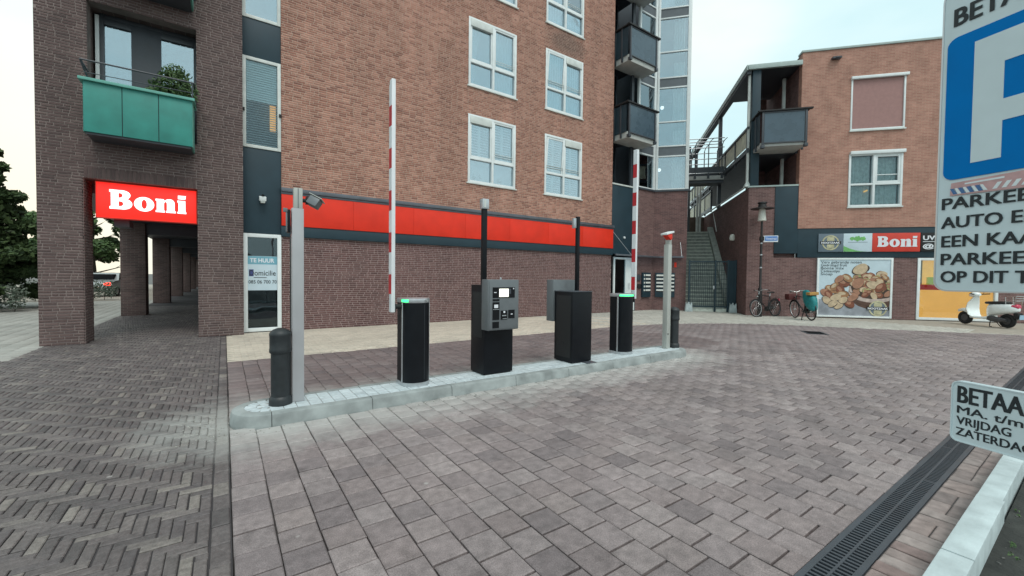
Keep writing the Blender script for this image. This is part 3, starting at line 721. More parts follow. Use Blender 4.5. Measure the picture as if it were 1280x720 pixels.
for (x, y, a_, b_, r) in it:
    key = (round(a_, 3), round(b_, 3))
    if key not in tm: tm[key] = paver_mesh('tile', a_-.006, b_-.006, .004, M['isl_tile'], .03)
    o = link('tile', tm[key], isl); o.location = (x-isl.location.x*0, y, KH-.001+rg.uniform(-.0015, .001)); o.rotation_euler = (rg.uniform(-.008, .008), rg.uniform(-.008, .008), r)

rg = random.Random(44); mb = MB()
for i in range(420):
    x = rg.uniform(IX0-.15, IX1+.2); y = IY0-abs(rg.gauss(0, .09))-.014
    if rg.random() < .25: x, y = rg.uniform(-.35, .05), rg.uniform(4.4, 5.2)
    q = rg.uniform(.002, .0065); T = Matrix.Translation((x, y, q*.4)) @ Matrix.Rotation(rg.random()*6, 4, 'Z') @ Matrix.Rotation(rg.random(), 4, 'X')
    mb.box(-q, q, -q*.7, q*.7, -q*.5, q*.5, T)
mb.build('grit', M['grit'], kind='stuff')
# ------------------------------------------------------------------ drain, strip and white kerb on the right
dr = thing('channel_drain', 'long dark slotted drain channel sunk in the paving beside the white kerb', 'drain', (2.2, .765, 0), world=True)
DX0, DX1 = .9, 13.0
MB().box(DX0, DX1, .672, .86, -.05, -.03).build('channel_bed', M['void'], dr)
mb = MB()
for y0, y1 in ((.672, .70), (.832, .86), (.760, .772)): MB().box(DX0, DX1, y0, y1, -.03, .001).build('grate_rail', M['slate_d'], dr)
mb = MB(); x = DX0+.02; k = 0
while x < DX1:
    for y0, y1 in ((.700, .760), (.772, .832)):
        o = .0 if y0 < .75 else .008
        mb.add([(x+o, y0, -.001), (x+o+.015, y0, -.001), (x+o+.015, y1, -.001), (x+o, y1, -.001), (x+o, y0, -.03), (x+o+.015, y0, -.03), (x+o+.015, y1, -.03), (x+o, y1, -.03)], [(0, 1, 2, 3), (0, 3, 7, 4), (1, 5, 6, 2)])
    x += .034
mb.build('grate_bar', M['slate_d'], dr, kind='stuff', recalc=False)
x = DX0+.3
while x < DX1: MB().box(x, x+.008, .701, .831, -.03, -.0005).build('grate_joint', M['slate_d'], dr); x += 1.0
st = sheet('paved_strip', [(.9, .46), (13, .46), (13, .672), (.9, .672)], -.012, M['joint'])
sp_ = []; x = .9; rg = random.Random(9)
while x < 13:
    l = .2+rg.uniform(-.005, .005)
    if rg.random() < .5: sp_ += [(x+l/2, .518, l, .098, 0), (x+l/2, .619, l, .098, 0)]
    else: sp_ += [(x+l/4, .568, l/2, .2, 0), (x+l*.75, .568, l/2, .2, 0)]
    x += l
lay('strip_paver', sp_, M['strip_paver'], st, 120, joint=.006, cham=.006, tilt=.02, zj=.004, seed=8)
kb = thing('white_kerb', 'line of white concrete kerb blocks between the drain strip and the dark planting bed', 'kerb', (3, .42, 0), world=True)
x = 1.0; hts = [.104, .104, .104, .09, .088, .092, .09, .09, .09, .09, .09, .09]
ed = [.95, 1.98, 2.98, 3.955, 4.95, 5.95, 6.95, 7.95, 8.95, 9.95, 10.95, 11.95, 12.95]
for i, (x0, x1) in enumerate(zip(ed, ed[1:])):
    d = .0 if i < 3 else .012
    mb = MB(); mb.box(x0+.004, x1-.004, .352+d, .47+d*.3, -.12, hts[i]); mb.build('kerb_block', M['concrete_l'], kb, bevel=.008)
sheet('planting_bed', [(1.9, -1.6), (13, -1.6), (13, .352), (1.9, .352)], -.03, M['soil'])
sheet('camera_pavement', [(-9, -12), (1.9, -12), (1.9, .46), (.9, .46), (.9, .66), (-9, .5)], -.02, M['asphalt'])
rg = random.Random(12); mb = MB()
for i in range(60):
    x, y = rg.uniform(2.4, 6), rg.uniform(-.2, .34); s = rg.uniform(.003, .009)
    T = Matrix.Translation((x, y, -.03+s*.3)) @ Matrix.Rotation(rg.random()*6, 4, 'Z') @ Matrix.Rotation(rg.random(), 4, 'X')
    mb.box(-s, s, -s*.7, s*.7, -s*.5, s*.5, T)
mb.build('gravel', [M['ground']], kind='stuff')
mb = MB()
for i in range(9):
    x, y = rg.uniform(3.3, 4.2), rg.uniform(.25, .345)
    leaf_cloud(mb, [((x, y, -.02), (.015, .012, .01), 5)], .007, rg)
mb.build('weeds', M['leaf_m'], kind='stuff', recalc=False)

# ================================================================== APARTMENT BUILDING
apt = thing('apartment_building', 'tall brick apartment building with arcade, red fascia band and glazed corner bay', 'building', (6, 12.2, 0), world=True)
ALLB = []                                    # (brick list, brick name, material, wall part)
def wall(name, fr, u0, u1, z0, z1, ops, mort, bmat, depth, seed, bz1=None, parent=apt, extra=[]):
    mb = MB(); wall_mesh(mb, fr, u0, u1, z0, z1, ops, depth); o = mb.build(name, M[mort], parent, recalc=False)
    ALLB.append((brick_list(fr, u0, u1, z0, bz1 or z1, ops+extra, seed), name, M[bmat], o)); return o
PZ = 10.6
LOG = [(-2.24, -.49, 4.35, 6.92), (-2.24, -.49, 7.5, 10.1)]
ARC = (-2.33, -.49, -1, 3.36)
SOLD = (-2.33, -.49, 3.36, 3.58)
wall('pillar_wall', F_PIL, -2.97, .38, 0, PZ, [ARC]+LOG, 'mortar_l', 'brick_l', .3, 11, extra=[(-2.315, -.50, 3.3, 3.58)])
# soldier course over the arch: overlay of upright bricks replaces the stretchers there
mb = MB(); n = 27
for i in range(n):
    a = -2.31+i*(1.80/n); mb.fb(F_PIL, a, a+1.80/n-.011, .002, .010+random.random()*.003, 3.365, 3.572)
mb.build('soldier_brick', M['brick_l'], apt, kind='stuff')
# thickness of the near pillar: its right face, with bricks of its own
F_REV = Fr((-2.326, 11.85, 0), 90)            # faces +x
wall('pillar_reveal', F_REV, .0, .68, 0, 3.36, [], 'mortar_l', 'brick_l', .02, 12)
mb = MB()
mb.box(-2.97, -2.352, 12.15, 12.53, 0, 3.36)
mb.box(-.49, .38, 12.14, 12.53, 0, 3.36); mb.box(-2.33, -.49, 12.151, 12.53, 3.36, 4.3)
mb.build('pillar_core', M['bt_l'], apt)
for y in (18.9, 26.5, 34.1, 41.7, 49.3, 56.9):                  # arcade columns
    MB().box(-2.86, -2.22, y, y+.66, 0, 3.15).build('arcade_column', M['bt_l'], apt, bevel=.006)
    MB().box(-2.86, -.5, y+.1, y+.56, 2.78, 3.15).build('ceiling_beam', M['slate_d'], apt)
mb = MB(); mb.box(-2.97, .3, 12.54, 60, 3.15, 3.4); mb.build('arcade_ceiling', M['slate_d'], apt)
mb = MB(); mb.box(-.46, .36, 12.54, 60, 0, 3.15); mb.build('arcade_side_wall', M['bt_l'], apt)
mb = MB(); mb.box(-2.97, -.4, 13.0, 60, 3.4, 10.6); mb.build('upper_wing', M['bt_l'], apt)
# main facade
WA, WB = (6.57, 8.46), (9.78, 11.66)
ROWS = ((4.55, 6.77), (7.69, 9.89), (10.83, 13.03))
OPS = [(a, b, c, d) for a, b in (WA, WB) for c, d in ROWS]
wall('upper_wall', F_MAIN, 1.21, 13.45, 3.66, 14.4, OPS, 'mortar_o', 'brick_o', .32, 13, bz1=13.3)
F_LOW = Fr((0, 12.19, 0), 0)
wall('lower_wall', F_LOW, 1.21, 13.50, 0, 2.42, [], 'mortar_p', 'brick_p', .3, 14)
cand = sorted(((brick_size(b), i, j) for i, e in enumerate(ALLB) for j, b in enumerate(e[0]) if b[2]-b[1] > BL-.001), reverse=True)[:300]
pick = {}
for s_, i, j in cand: pick.setdefault(i, set()).add(j)
for i, (lst, nm, m, o) in enumerate(ALLB):
    ps = pick.get(i, set()); rest = []
    for j, b in enumerate(lst):
        if j in ps:
            fr, c, d, za, zb, jj = b
            bo = link('brick', brick_mesh('brick_'+m.name, m), o)
            mm = Matrix((fr.U, -fr.N, Vector((0, 0, 1)))).transposed().to_4x4(); mm.translation = fr.P((c+d)/2, jj, (za+zb)/2); bo.matrix_local = mm
        else: rest.append(b)
    bricks_stuff('brickwork', rest, m, o)
mb = MB(); mb.box(-2.9, 13.4, 12.5, 26, 14.4, 14.6); mb.box(13.2, 13.44, 12.48, 26, 3.7, 14.39); mb.box(.4, 13.4, 12.9, 13.0, 0, 14.39)  # unseen roof, end and back sheet, added so sky light doesn't leak in
mb.build('unseen_back_shell', M['void'], apt)
# fascia band
mb = MB(); mb.fb(F_MAIN, 1.20, 13.52, -.02, .10, 3.56, 3.66); mb.fb(F_MAIN, 1.20, 13.52, -.02, .06, 3.50, 3.56); mb.build('steel_lintel', M['steel'], apt, bevel=.006)
mb = MB(); k = 7
for i in range(k):
    a, b = 1.205+(13.50-1.205)*i/k, 1.205+(13.50-1.205)*(i+1)/k
    MB().fb(F_MAIN, a+.002, b-.002, -.02, .055, 2.70, 3.495).build('red_fascia_panel', M['red'], apt, bevel=.004)
mb = MB(); mb.fb(F_MAIN, 1.20, 13.52, -.02, .035, 2.425, 2.695); mb.build('dark_fascia_panel', M['slate'], apt, bevel=.004)
# narrow slate strip with windows beside the pillar
def win_frame(mb, fr, u0, u1, z0, z1, n0, n1, t=.055, mull=(), trans=()):
    mb.fb(fr, u0, u0+t, n0, n1, z0, z1); mb.fb(fr, u1-t, u1, n0, n1, z0, z1)
    mb.fb(fr, u0+t, u1-t, n0, n1, z0, z0+t); mb.fb(fr, u0+t, u1-t, n0, n1, z1-t, z1)
    for u in mull: mb.fb(fr, u-t*.55, u+t*.55, n0, n1+.003, z0+t, z1-t)
    for (a, b, z) in trans: mb.fb(fr, a, b, n0, n1-.003, z-t*.5, z+t*.5)
def pane(fr, u0, u1, z0, z1, n, par, m='glass', name='pane'):
    return MB().fb(fr, u0, u1, n-.006, n, z0, z1).build(name, M[m], par)
F_STR = Fr((0, 12.17, 0), 0)
for z0, z1 in ((2.47, 4.56), (6.77, 7.69), (9.9, 10.8)):
    for h in (0,): MB().fb(F_STR, .385, 1.205, -.05, .0, z0, z1).build('slate_panel', M['slate'], apt, bevel=.004)
mb = MB(); mb.fb(F_STR, .385, 1.205, -.3, -.29, 2.5, 7.2); mb.build('dark_backing', M['void'], apt); MB().fb(F_STR, .385, 1.205, -.3, -.29, 7.21, 10.8).build('pale_backing', M['room'], apt)
for z0, z1, kind in ((4.565, 6.765, 'blind'), (7.695, 9.895, 'plain')):
    mb = MB(); win_frame(mb, F_STR, .385, 1.205, z0, z1, -.06, .02, .075); wf = mb.build('strip_window', M['white_d'], apt, bevel=.004)
    pane(F_STR, .46, 1.13, z0+.075, z1-.075, -.02, wf, 'glass_d' if kind == 'blind' else 'glass')
    if kind == 'blind':
        n = 36
        for i in range(n):
            z = z0+.11+(z1-z0-.2)*i/(n-1)
            T = Matrix.Translation((.795, 12.17+.045, z)) @ Matrix.Rotation(R(-8 if i < n*.52 else 68), 4, 'X')
            hw = .017 if i < n*.52 else .031; MB().box(-.325, .325, -hw, hw, -.003, .003, T).build('blind_slat', M['blind'], wf)
        MB().fb(F_STR, .98, 1.11, -.26, -.2, z0+.55, z0+1.2).build('lit_lamp_shade', M['orange_lit'], wf)
        mb = MB()
        for u in (.40, 1.19): mb.box(u-.03, u+.03, 12.11, 12.17, z0+.86, z0+.93)
        mb.build('hinge', M['blackm'], wf)
# glazed shop door with the to-let notice
mb = MB(); win_frame(mb, F_STR, .385, 1.205, .02, 2.46, -.06, .02, .09); dr_ = mb.build('glazed_door', M['white'], apt, bevel=.005)
pane(F_STR, .475, 1.115, .11, 2.37, -.02, dr_, 'glass_d')
mb = MB(); mb.fb(F_STR, .40, 1.19, -1.2, -1.19, 0, 2.5); mb.build('door_room', M['void'], dr_)
nb = tag(MB().fb(F_STR, .478, 1.112, -.019, -.016, 1.05, 1.905).build('window_notice', M['printpale']), 'pale blue to-let notice behind the glass of the narrow white shop door', 'notice')
MB().fb(F_STR, .478, 1.112, -.0159, -.0145, 1.70, 1.90).build('notice_header', mat('header_blue', (.16, .38, .47), .5), nb)
MB().mesh(text_fit('TE HUUR', .52, 1.05, .10, .001, .004), F_STR.mat(0, -.0125, 1.75)).build('lettering', M['letter'], nb, recalc=False)
MB().mesh(text_fit('Domicilie', .51, 1.08, .13, .001, .001), F_STR.mat(0, -.0135, 1.42)).build('lettering', M['signtext'], nb, recalc=False)
MB().fb(F_STR, .50, .60, -.0159, -.0148, 1.40, 1.57).build('logo_block', mat('logo_navy', (.05, .07, .22), .5), nb)
MB().fb(F_STR, .60, .88, -.0159, -.0145, 1.36, 1.375).build('underline', M['signtext'], nb)
MB().mesh(text_fit('085 06 700 70', .49, 1.10, .085, .001, .001), F_STR.mat(0, -.0135, 1.22)).build('lettering', M['signtext'], nb, recalc=False)
# main facade windows
def shutters(fr, u0, u1, z0, z1, n, par):
    w_ = (u1-u0)/2
    for a in (u0, u0+w_):
        k = int((z1-z0)/.085)
        for i in range(k):
            z = z0+(z1-z0)*(i+.5)/k; mb = MB()
            c = fr.P(a+w_/2, n, z); T = Matrix.Translation(c) @ Matrix.Rotation(R(40), 4, 'X')
            mb.box(-w_/2+.05, w_/2-.05, -.035, .035, -.005, .005, T); mb.build('shutter_slat', M['blind'], par)
    mb = MB()
    for a in (u0, u0+w_-.05, u0+w_, u1-.05): mb.fb(fr, a, a+.05, n-.02, n+.02, z0, z1)
    mb.build('shutter_stile', M['blind'], par)
def window(fr, u0, u1, z0, z1, style, lower, cass, openleft=False):
    um = (u0+u1)/2; zt = z0+(z1-z0)*.36; t = .075
    mb = MB(); win_frame(mb, fr, u0, u1, z0, z1, -.10, .022, t, (um,), ((u0+t, um-t*.55, zt), (um+t*.55, u1-t, zt)))
    o = mb.build('window', M['white'], apt, bevel=.005)
    MB().fb(fr, u0-.05, u1+.05, -.02, .05, z0-.045, z0-.004).build('sill', M['white_d'], o, bevel=.006)
    ca, cb = (u0+t, um-.045) if cass == 'l' else (um+.045, u1-t)
    MB().fb(fr, ca, cb, -.08, .045, z1-t-.21, z1-t+.02).build('screen_cassette', M['white_d'], o, bevel=.012)
    for a, b in ((u0+t, um-.042), (um+.042, u1-t)):
        left = a < um-.2
        pane(fr, a, b, z0+t, zt-t*.5, -.05, o)
        if left and openleft:
            c = fr.P(a, -.05, zt); T = Matrix.Translation(c) @ Matrix.Rotation(R(4.5), 4, 'X')
            mb = MB(); W_, H_ = b-a, z1-t-zt-.04
            for q in ((0, .06, 0, H_), (W_-.06, W_, 0, H_), (.06, W_-.06, 0, .06), (.06, W_-.06, H_-.06, H_)): mb.box(q[0], q[1], -.02, .03, q[2], q[3], T)
            mb.build('tilted_sash', M['white'], o, bevel=.004)
            MB().box(.06, W_-.06, 0, .005, .06, H_-.06, T).build('pane', M['glass'], o)
        else:
            mb = MB(); q = .05
            win_frame(mb, fr, a+.002, b-.002, zt+t*.5+.002, z1-t-.002, -.06, .008, q); mb.build('sash', M['white'], o, bevel=.004)
            pane(fr, a+q, b-q, zt+t*.5+q, z1-t-q, -.045, o)
        if not (left and cass == 'l'):
            pass
        mb = MB(); mb.tube(fr.P(a, .005, zt+.20), fr.P(b, .005, zt+.20), .009, n=6); mb.tube(fr.P(a, .005, zt+.27), fr.P(b, .005, zt+.27), .009, n=6)
        if not left or openleft: mb.build('safety_rail', M['white_d'], o)
    MB().fb(fr, u0, u1, -.31, -.29, z0, z1).build('room', M['room'], o)
    if style == 'shutter':
        shutters(fr, u0+t, um-.03, zt if lower else z0+.1, z1-t, -.15, o); shutters(fr, um+.03, u1-t, zt if lower else z0+.1, z1-t, -.15, o)
        if lower: MB().fb(fr, u0+t, u1-t, -.2, -.19, z0, zt+.05).build('net_curtain', M['curtain'], o)
        mb = MB(); rg = random.Random(int(u0*10))
        for u in (u0+.3, u0+.52, um+.3, um+.42): leaf_cloud(mb, [(fr.P(u, -.13, z0+.22), (.07, .03, .14), 30)], .03, rg)
        mb.build('houseplants', M['leaf_g'], o, kind='stuff', recalc=False)
    else:
        for side_ in (0, 1):                                    # pleated curtains
            a, b = ((u0+.08, u0+.52) if side_ == 0 else (um+.1, u1-.08)) if style == 'curtain' else ((u0+.08, um-.05) if side_ == 0 else (um+.05, u1-.08))
            mb = MB(); n = 40; vs = []
            for i in range(n+1):
                t_ = i/n; d = .03*math.sin(t_*42+side_)
                sw = (1-t_)*0+t_*(0 if side_ else -.28) if style == 'curtain' and not side_ else 0
                vs += [fr.P(a+(b-a)*t_+sw*.9, -.2+d, z0+.02), fr.P(a+(b-a)*t_, -.2+d, z1-.02)]
            mb.add(vs, [(2*i, 2*i+2, 2*i+3, 2*i+1) for i in range(n)]); mb.build('curtain', M['curtain'], o, smooth=60, recalc=False)
window(F_MAIN, *WA, *ROWS[1], 'curtain', False, 'l'); window(F_MAIN, *WA, *ROWS[0], 'shutter', True, 'l'); window(F_MAIN, *WA, *ROWS[2], 'net', False, 'l')
window(F_MAIN, *WB, *ROWS[1], 'net', False, 'r', True); window(F_MAIN, *WB, *ROWS[0], 'shutter', False, 'r', True); window(F_MAIN, *WB, *ROWS[2], 'net', False, 'r')
# loggias over the arch, with verdigris balconies
F_LOG = Fr((0, 12.36, 0), 0)
for (u0, u1, z0, z1) in LOG:
    mb = MB()
    mb.box(u0-.02, u0, 12.15, 12.9, z0, z1); mb.box(u1, u1+.02, 12.15, 12.9, z0, z1); mb.box(u0, u1, 12.15, 12.9, z1, z1+.02); mb.box(u0, u1, 12.15, 12.9, z0-.3, z0)
    mb.build('loggia_lining', M['bt_l'], apt)
    mb = MB(); mb.fb(F_LOG, u0, u1, -.9, -.88, z0, z1); mb.build('loggia_room', M['room'], apt)
    mb = MB(); mb.fb(F_LOG, u0+.04, u0+.10, 0, .07, z0, z1-.06); mb.build('loggia_post', M['white'], apt)
    mb = MB(); win_frame(mb, F_LOG, u0+.10, u1, z0, z1, -.05, .04, .07)
    mb.fb(F_LOG, u0+.10+.50, u0+.10+1.0, -.05, .035, z0+.07, z1-.07); mb.fb(F_LOG, u0+.17, u1-.07, -.05, .03, z1-.21, z1-.07)
    lw_ = mb.build('loggia_window', M['slate_d'], apt, bevel=.004)
    pane(F_LOG, u0+.17, u0+.60, z0+.07, z1-.21, -.01, lw_); pane(F_LOG, u0+1.10, u1-.07, z0+.07, z1-.21, -.01, lw_)
    zt, zb = (5.15, 4.14) if z0 < 5 else (8.4, 7.28)
    Y0, Y1 = 11.22, 11.84; X0, X1 = -2.19, -.535
    b = MB(); b.box(X0-.06, X1+.04, Y0-.05, Y1, zt-.055, zt); bal = b.build('balcony', M['green_l'], apt, bevel=.006)
    for i in range(3):
        a, c = X0+(X1-X0)*i/3, X0+(X1-X0)*(i+1)/3
        MB().box(a+.006, c-.006, Y0, Y0+.03, zb, zt-.056).build('balcony_panel', M['green'], bal, bevel=.004)
    mb = MB(); mb.box(X0-.005, X0+.025, Y0+.031, Y1, zb, zt-.056); mb.build('balcony_panel', M['green'], bal)
    mb = MB(); mb.box(X1-.025, X1+.005, Y0+.031, Y1, zb, zt-.056); mb.build('balcony_panel', M['green_l'], bal)
    MB().box(X0+.03, X1-.03, Y0+.0305, Y0+.033, zb+.02, zt-.06).build('backing', M['slate_d'], bal); MB().box(X0+.03, X1-.03, Y0+.035, Y1, zb-.04, zb+.1).build('balcony_floor', M['slate_d'], bal)
    mb = MB(); mb.path([(X0-.03, Y1, zt+.31), (X0-.03, Y0, zt+.33), (X1+.03, Y0, zt+.33), (X1+.03, Y1, zt+.31)], .017)
    mb.tube((X0-.03, Y0, zt+.33), (X0+.05, Y0+.25, zt), .017); mb.tube((X0+.0, Y0+.06, zt+.12), (X1, Y0+.06, zt+.14), .008); mb.tube((X1, Y0, zt+.33), (X1, Y0, zt), .012)
    mb.build('balcony_rail', M['slate_d'], bal, smooth=40)
bp_ = thing('balcony_shrub', 'bushy green potted shrub leaning over the rail of the lower green balcony', 'plant', (-.92, 11.58, 4.24))
MB().lathe([(.13, 0), (.18, .35), (.20, .36), (.20, .4)], 16).build('pot', M['bollard'], bp_, smooth=40)
mb = MB(); rg = random.Random(4)
leaf_cloud(mb, [((.05, -.05, 1.15), (.36, .26, .36), 900), ((.28, -.05, 1.1), (.2, .22, .34), 500), ((-.2, -.05, 1.02), (.2, .2, .26), 350), ((.1, 0, 1.48), (.26, .2, .2), 340), ((0, 0, .6), (.15, .15, .3), 150)], .036, rg)
mb.build('foliage', M['leaf_m'], bp_, kind='stuff', recalc=False)
mb = MB(); mb.tube((0, 0, .3), (.03, 0, .9), .02); mb.build('stem', M['bark'], bp_)
# illuminated store sign in the arch
sg = thing('store_sign', 'lit red Boni light box with white letters hanging in the brick arch', 'sign', (-1.33, 12.0, 2.95), world=True)
F_SG = Fr((0, 11.98, 0), 0)
MB().fb(F_SG, -2.165, -.52, -.16, 0, 2.60, 3.325).build('light_box', M['lit_red'], sg, bevel=.01)
mb = MB(); win_frame(mb, F_SG, -2.175, -.51, 2.59, 3.335, -.165, .006, .016); mb.build('box_frame', M['print_red'], sg)
boni(None, F_SG, -1.965, .008, 2.79, .40, .98, sg, M['lit_white'])
MB().fb(F_SG, -1.95, -1.70, -.8, -.3, 2.45, 2.6).build('hanger', M['slate_d'], sg)
# security camera on the slate strip
sec = thing('security_camera', 'small white security camera on the slate panel above the shop door', 'security camera', (.79, 12.16, 3.34))
MB().lathe([(.05, 0), (.05, .03), (.03, .05)], 14, Matrix.Rotation(R(90), 4, 'X')).build('mount', M['white'], sec, smooth=40)
MB().box(-.075, .075, -.22, -.05, -.05, .06, Matrix.Rotation(R(12), 4, 'X')).build('housing', M['white'], sec, bevel=.015)
MB().box(-.05, .05, -.19, -.07, -.13, -.055).build('sensor', M['white_d'], sec, bevel=.012)
MB().lathe([(.028, 0), (.028, .02)], 14, Matrix.Translation((0, -.225, .045)) @ Matrix.Rotation(R(102), 4, 'X')).build('lens', M['void'], sec)

# ------------------------------------------------------------------ recess, balconies and glazed bay at the right end
MB().fb(F_TOW, 13.52, 15.13, -.06, 0, 2.50, 5.44).build('slate_panel', M['slate'], apt, bevel=.004)
mb = MB(); mb.fb(F_TOW, 13.46, 15.20, -.08, .03, 5.44, 5.50); mb.build('recess_sill', M['white_d'], apt)
mb = MB(); mb.fb(F_TOW, 13.46, 18.4, -1.4, -1.38, 0, 16); mb.build('recess_back', M['slate_d'], apt)
LV = (5.5, 8.62, 11.76, 14.9)
mb = MB()
for z in LV[1:]: mb.fb(F_TOW, 13.46, 15.2, -1.38, -.02, z-1.05, z-.78)
mb.build('recess_slab', M['slate_d'], apt)
for z in LV[:3]:
    mb = MB(); mb.fb(F_TOW, 14.72, 14.80, -.1, .0, z+.0, z+2.05); mb.fb(F_TOW, 14.84, 14.88, -.1, -.02, z, z+2.05); mb.build('recess_frame', M['slate_d'], apt)
    mb = MB(); win_frame(mb, F_TOW, 13.5, 14.7, z+.02, z+2.0, -.9, -.84, .06); fo = mb.build('recess_window', M['slate_d'], apt); pane(F_TOW, 13.56, 14.64, z+.08, z+1.94, -.87, fo, 'glass_d')
# entrance door
mb = MB(); win_frame(mb, F_TOW, 13.74, 15.12, .02, 2.36, -.06, .0, .09, (14.55,)); ed_ = mb.build('entrance_door', M['white'], apt, bevel=.006)
pane(F_TOW, 13.83, 14.5, .11, 2.27, -.04, ed_, 'glass_d'); 
mb = MB(); mb.fb(F_TOW, 14.60, 15.03, -.06, -.02, .11, 2.27); mb.build('door_leaf', M['white'], ed_, bevel=.005)
mb = MB(); mb.tube(F_TOW.P(14.70, .04, .95), F_TOW.P(14.70, .04, 1.25), .014); mb.tube(F_TOW.P(14.92, .01, .2), F_TOW.P(14.92, .01, 2.1), .018); mb.build('handle', M['alu'], ed_)
MB().fb(F_TOW, 13.83, 14.5, -1.2, -1.18, .1, 2.3).build('hall', mat('warm_hall', (.16, .08, .05), .8, var=.4, scale=3), ed_)
MB().fb(F_TOW, 15.13, 15.16, -.2, .0, 0, 2.48).build('door_jamb', M['slate'], apt)
mb = MB(); mb.fb(F_TOW, 15.16, 16.40, -.3, 0, 0, 5.45); base_l = mb.build('bay_base_wall', M['bt_p'], apt)
mb = MB(); mb.fb(F_BAY, 0.0, 1.44, -.3, 0, 0, 5.45); base_r = mb.build('bay_base_wall', M['bt_bay'], apt)
MB().fb(F_BAY, 1.25, 1.44, -6, -.305, 0, 16).build('bay_return_wall', M['bt_side'], apt)
mb = MB(); mb.fb(F_TOW, 15.10, 16.44, -.2, .06, 5.45, 5.53); mb.build('bay_cill', M['slate_d'], apt)
mb = MB(); mb.fb(F_BAY, -.02, 1.52, -.2, .06, 5.452, 5.532); mb.build('bay_cill', M['slate_d'], apt)
# curtain wall of the bay
bars = (5.56, 7.06, 7.52, 8.62, 10.17, 10.62, 11.78, 13.3, 13.75, 14.9)
def bay(fr, u0, u1, t):
    mb = MB()
    mb.fb(fr, u0, u0+t, -.08, .03, 5.54, 16); mb.fb(fr, u1-t*1.5, u1, -.08, .03, 5.54, 16)
    for z in bars: mb.fb(fr, u0+t, u1-t*1.5, -.08, .02, z-.03, z+.03)
    o = mb.build('bay_window', M['white'], apt, bevel=.006)
    for a, b in zip(bars, bars[1:]):
        if b-a < .5: MB().fb(fr, u0+t, u1-t*1.5, -.05, -.01, a+.03, b-.03).build('spandrel', M['spandrel'], o)
        else: pane(fr, u0+t, u1-t*1.5, a+.03, b-.03, -.03, o, 'glass_bay')
    for i, z in enumerate((7.0, 10.1, 13.2)):
        mb = MB(); n = 24; vs = []
        for k in range(n+1):
            q = k/n; d = .04*math.sin(q*30); uu = u1-.20-(.50 if fr is F_BAY else .25)*(1-q); vs += [fr.P(uu-.02, -.3+d, z-1.4), fr.P(uu, -.3+d, z+1.3)]
        mb.add(vs, [(2*k, 2*k+2, 2*k+3, 2*k+1) for k in range(n)]); mb.build('curtain', M['curtain_d'], o, smooth=60, recalc=False)
    return o
b1 = bay(F_TOW, 15.16, 16.40, .10); b2 = bay(F_BAY, .03, 1.46, .10)
mb = MB(); mb.fb(F_BAY, -.05, 1.24, -2.0, -1.95, 5.5, 16); mb.build('bay_room', M['room_l'], apt)
mb = MB()
for z in (7.35, 10.45, 13.55): mb.fb(F_BAY, -.05, 1.24, -1.94, -.1, z-.2, z)
mb.build('bay_floor', M['room'], apt)
def pend(fr, u, n, z, lab):
    t_ = thing('pendant_lamp', lab, 'lamp', fr.P(u, n, z)); MB().lathe([(.01, .09), (.07, .06), (.085, 0), (.06, -.06), (.01, -.08)], 14).build('shade', M['lampglow'], t_, smooth=60)
    MB().tube((0, 0, .08), (0, 0, .45), .006, n=5).build('cord', M['blackm'], t_)
pend(F_BAY, .25, -.7, 6.62, 'round white pendant lamp glowing behind the lowest glass of the corner bay')
pend(F_BAY, .33, -.7, 9.55, 'round white pendant lamp glowing in the corner bay one storey above the lowest glass')
rs = tag(MB().fb(F_TOW, 15.08, 15.14, 0, .05, 6.32, 6.72).build('alarm_box', M['red'], None, bevel=.01), 'small red box fixed on the white frame left of the bay glass', 'alarm box')
# dark metal balconies hung in front of the recess
def metal_balcony(fr, u0, u1, n0, n1, zf, zr, parent, left=True, right=True, slab_drop=.28):
    """slab zf, rail top zr, from wall n0 out to n1"""
    o = MB().fb(fr, u0, u1, n0, n1, zf-slab_drop, zf).build('balcony', M['soffit'], parent, bevel=.01)
    k = 2
    def post(u, n): MB().fb(fr, u-.035, u+.035, n-.03, n+.03, zf-.22, zr-.05).build('balcony_post', M['slate_d'], o, bevel=.005)
    f = n1+.04
    for u in (u0+.05, u1-.05): post(u, f)
    MB().fb(fr, u0+.10, u1-.10, f-.01, f+.005, zf-.02, zr-.12).build('balcony_panel', M['frost'], o)
    [MB().fb(fr, u0+.09, u1-.09, f-.02, f+.02, z, z+.043).build('panel_rail', M['slate_d'], o) for z in (zr-.115, zf-.06)]
    for s, fl in ((u0-.03, left), (u1+.03, right)):
        if not fl: continue
        L_ = f-n0-.1
        for q in (.02, .5): post(s, n0+.12+L_*q)
        for q in (0, 1):
            a = n0+.14+(L_-.1)*q/2; b = n0+.14+(L_-.1)*(q+1)/2
            MB().fb(fr, s-.008, s+.008, a+.04, b-.03, zf-.02, zr-.10).build('balcony_panel', M['slate'] , o)
    mb = MB(); mb.fb(fr, u0-.12, u1+.16, f-.06, f+.07, zr-.06, zr)
    for s, fl in ((u0-.03, left), (u1+.03, right)):
        if fl: mb.fb(fr, s-.07, s+.07, n0, f-.062, zr-.058, zr-.002)
    mb.build('balcony_handrail', M['blackm'], o, bevel=.008)
    mb = MB()
    for u in (u0+.05, u1-.05): mb.fb(fr, u-.06, u+.06, f-.08, f+.06, zf-.24, zf-.12)
    mb.build('post_bracket', M['slate_d'], o, bevel=.01)
    return o
for z in (7.47, 10.58, 13.7): metal_balcony(F_TOW, 13.60, 15.36, -.1, .73, z, z+1.2, apt, True, True, .25)
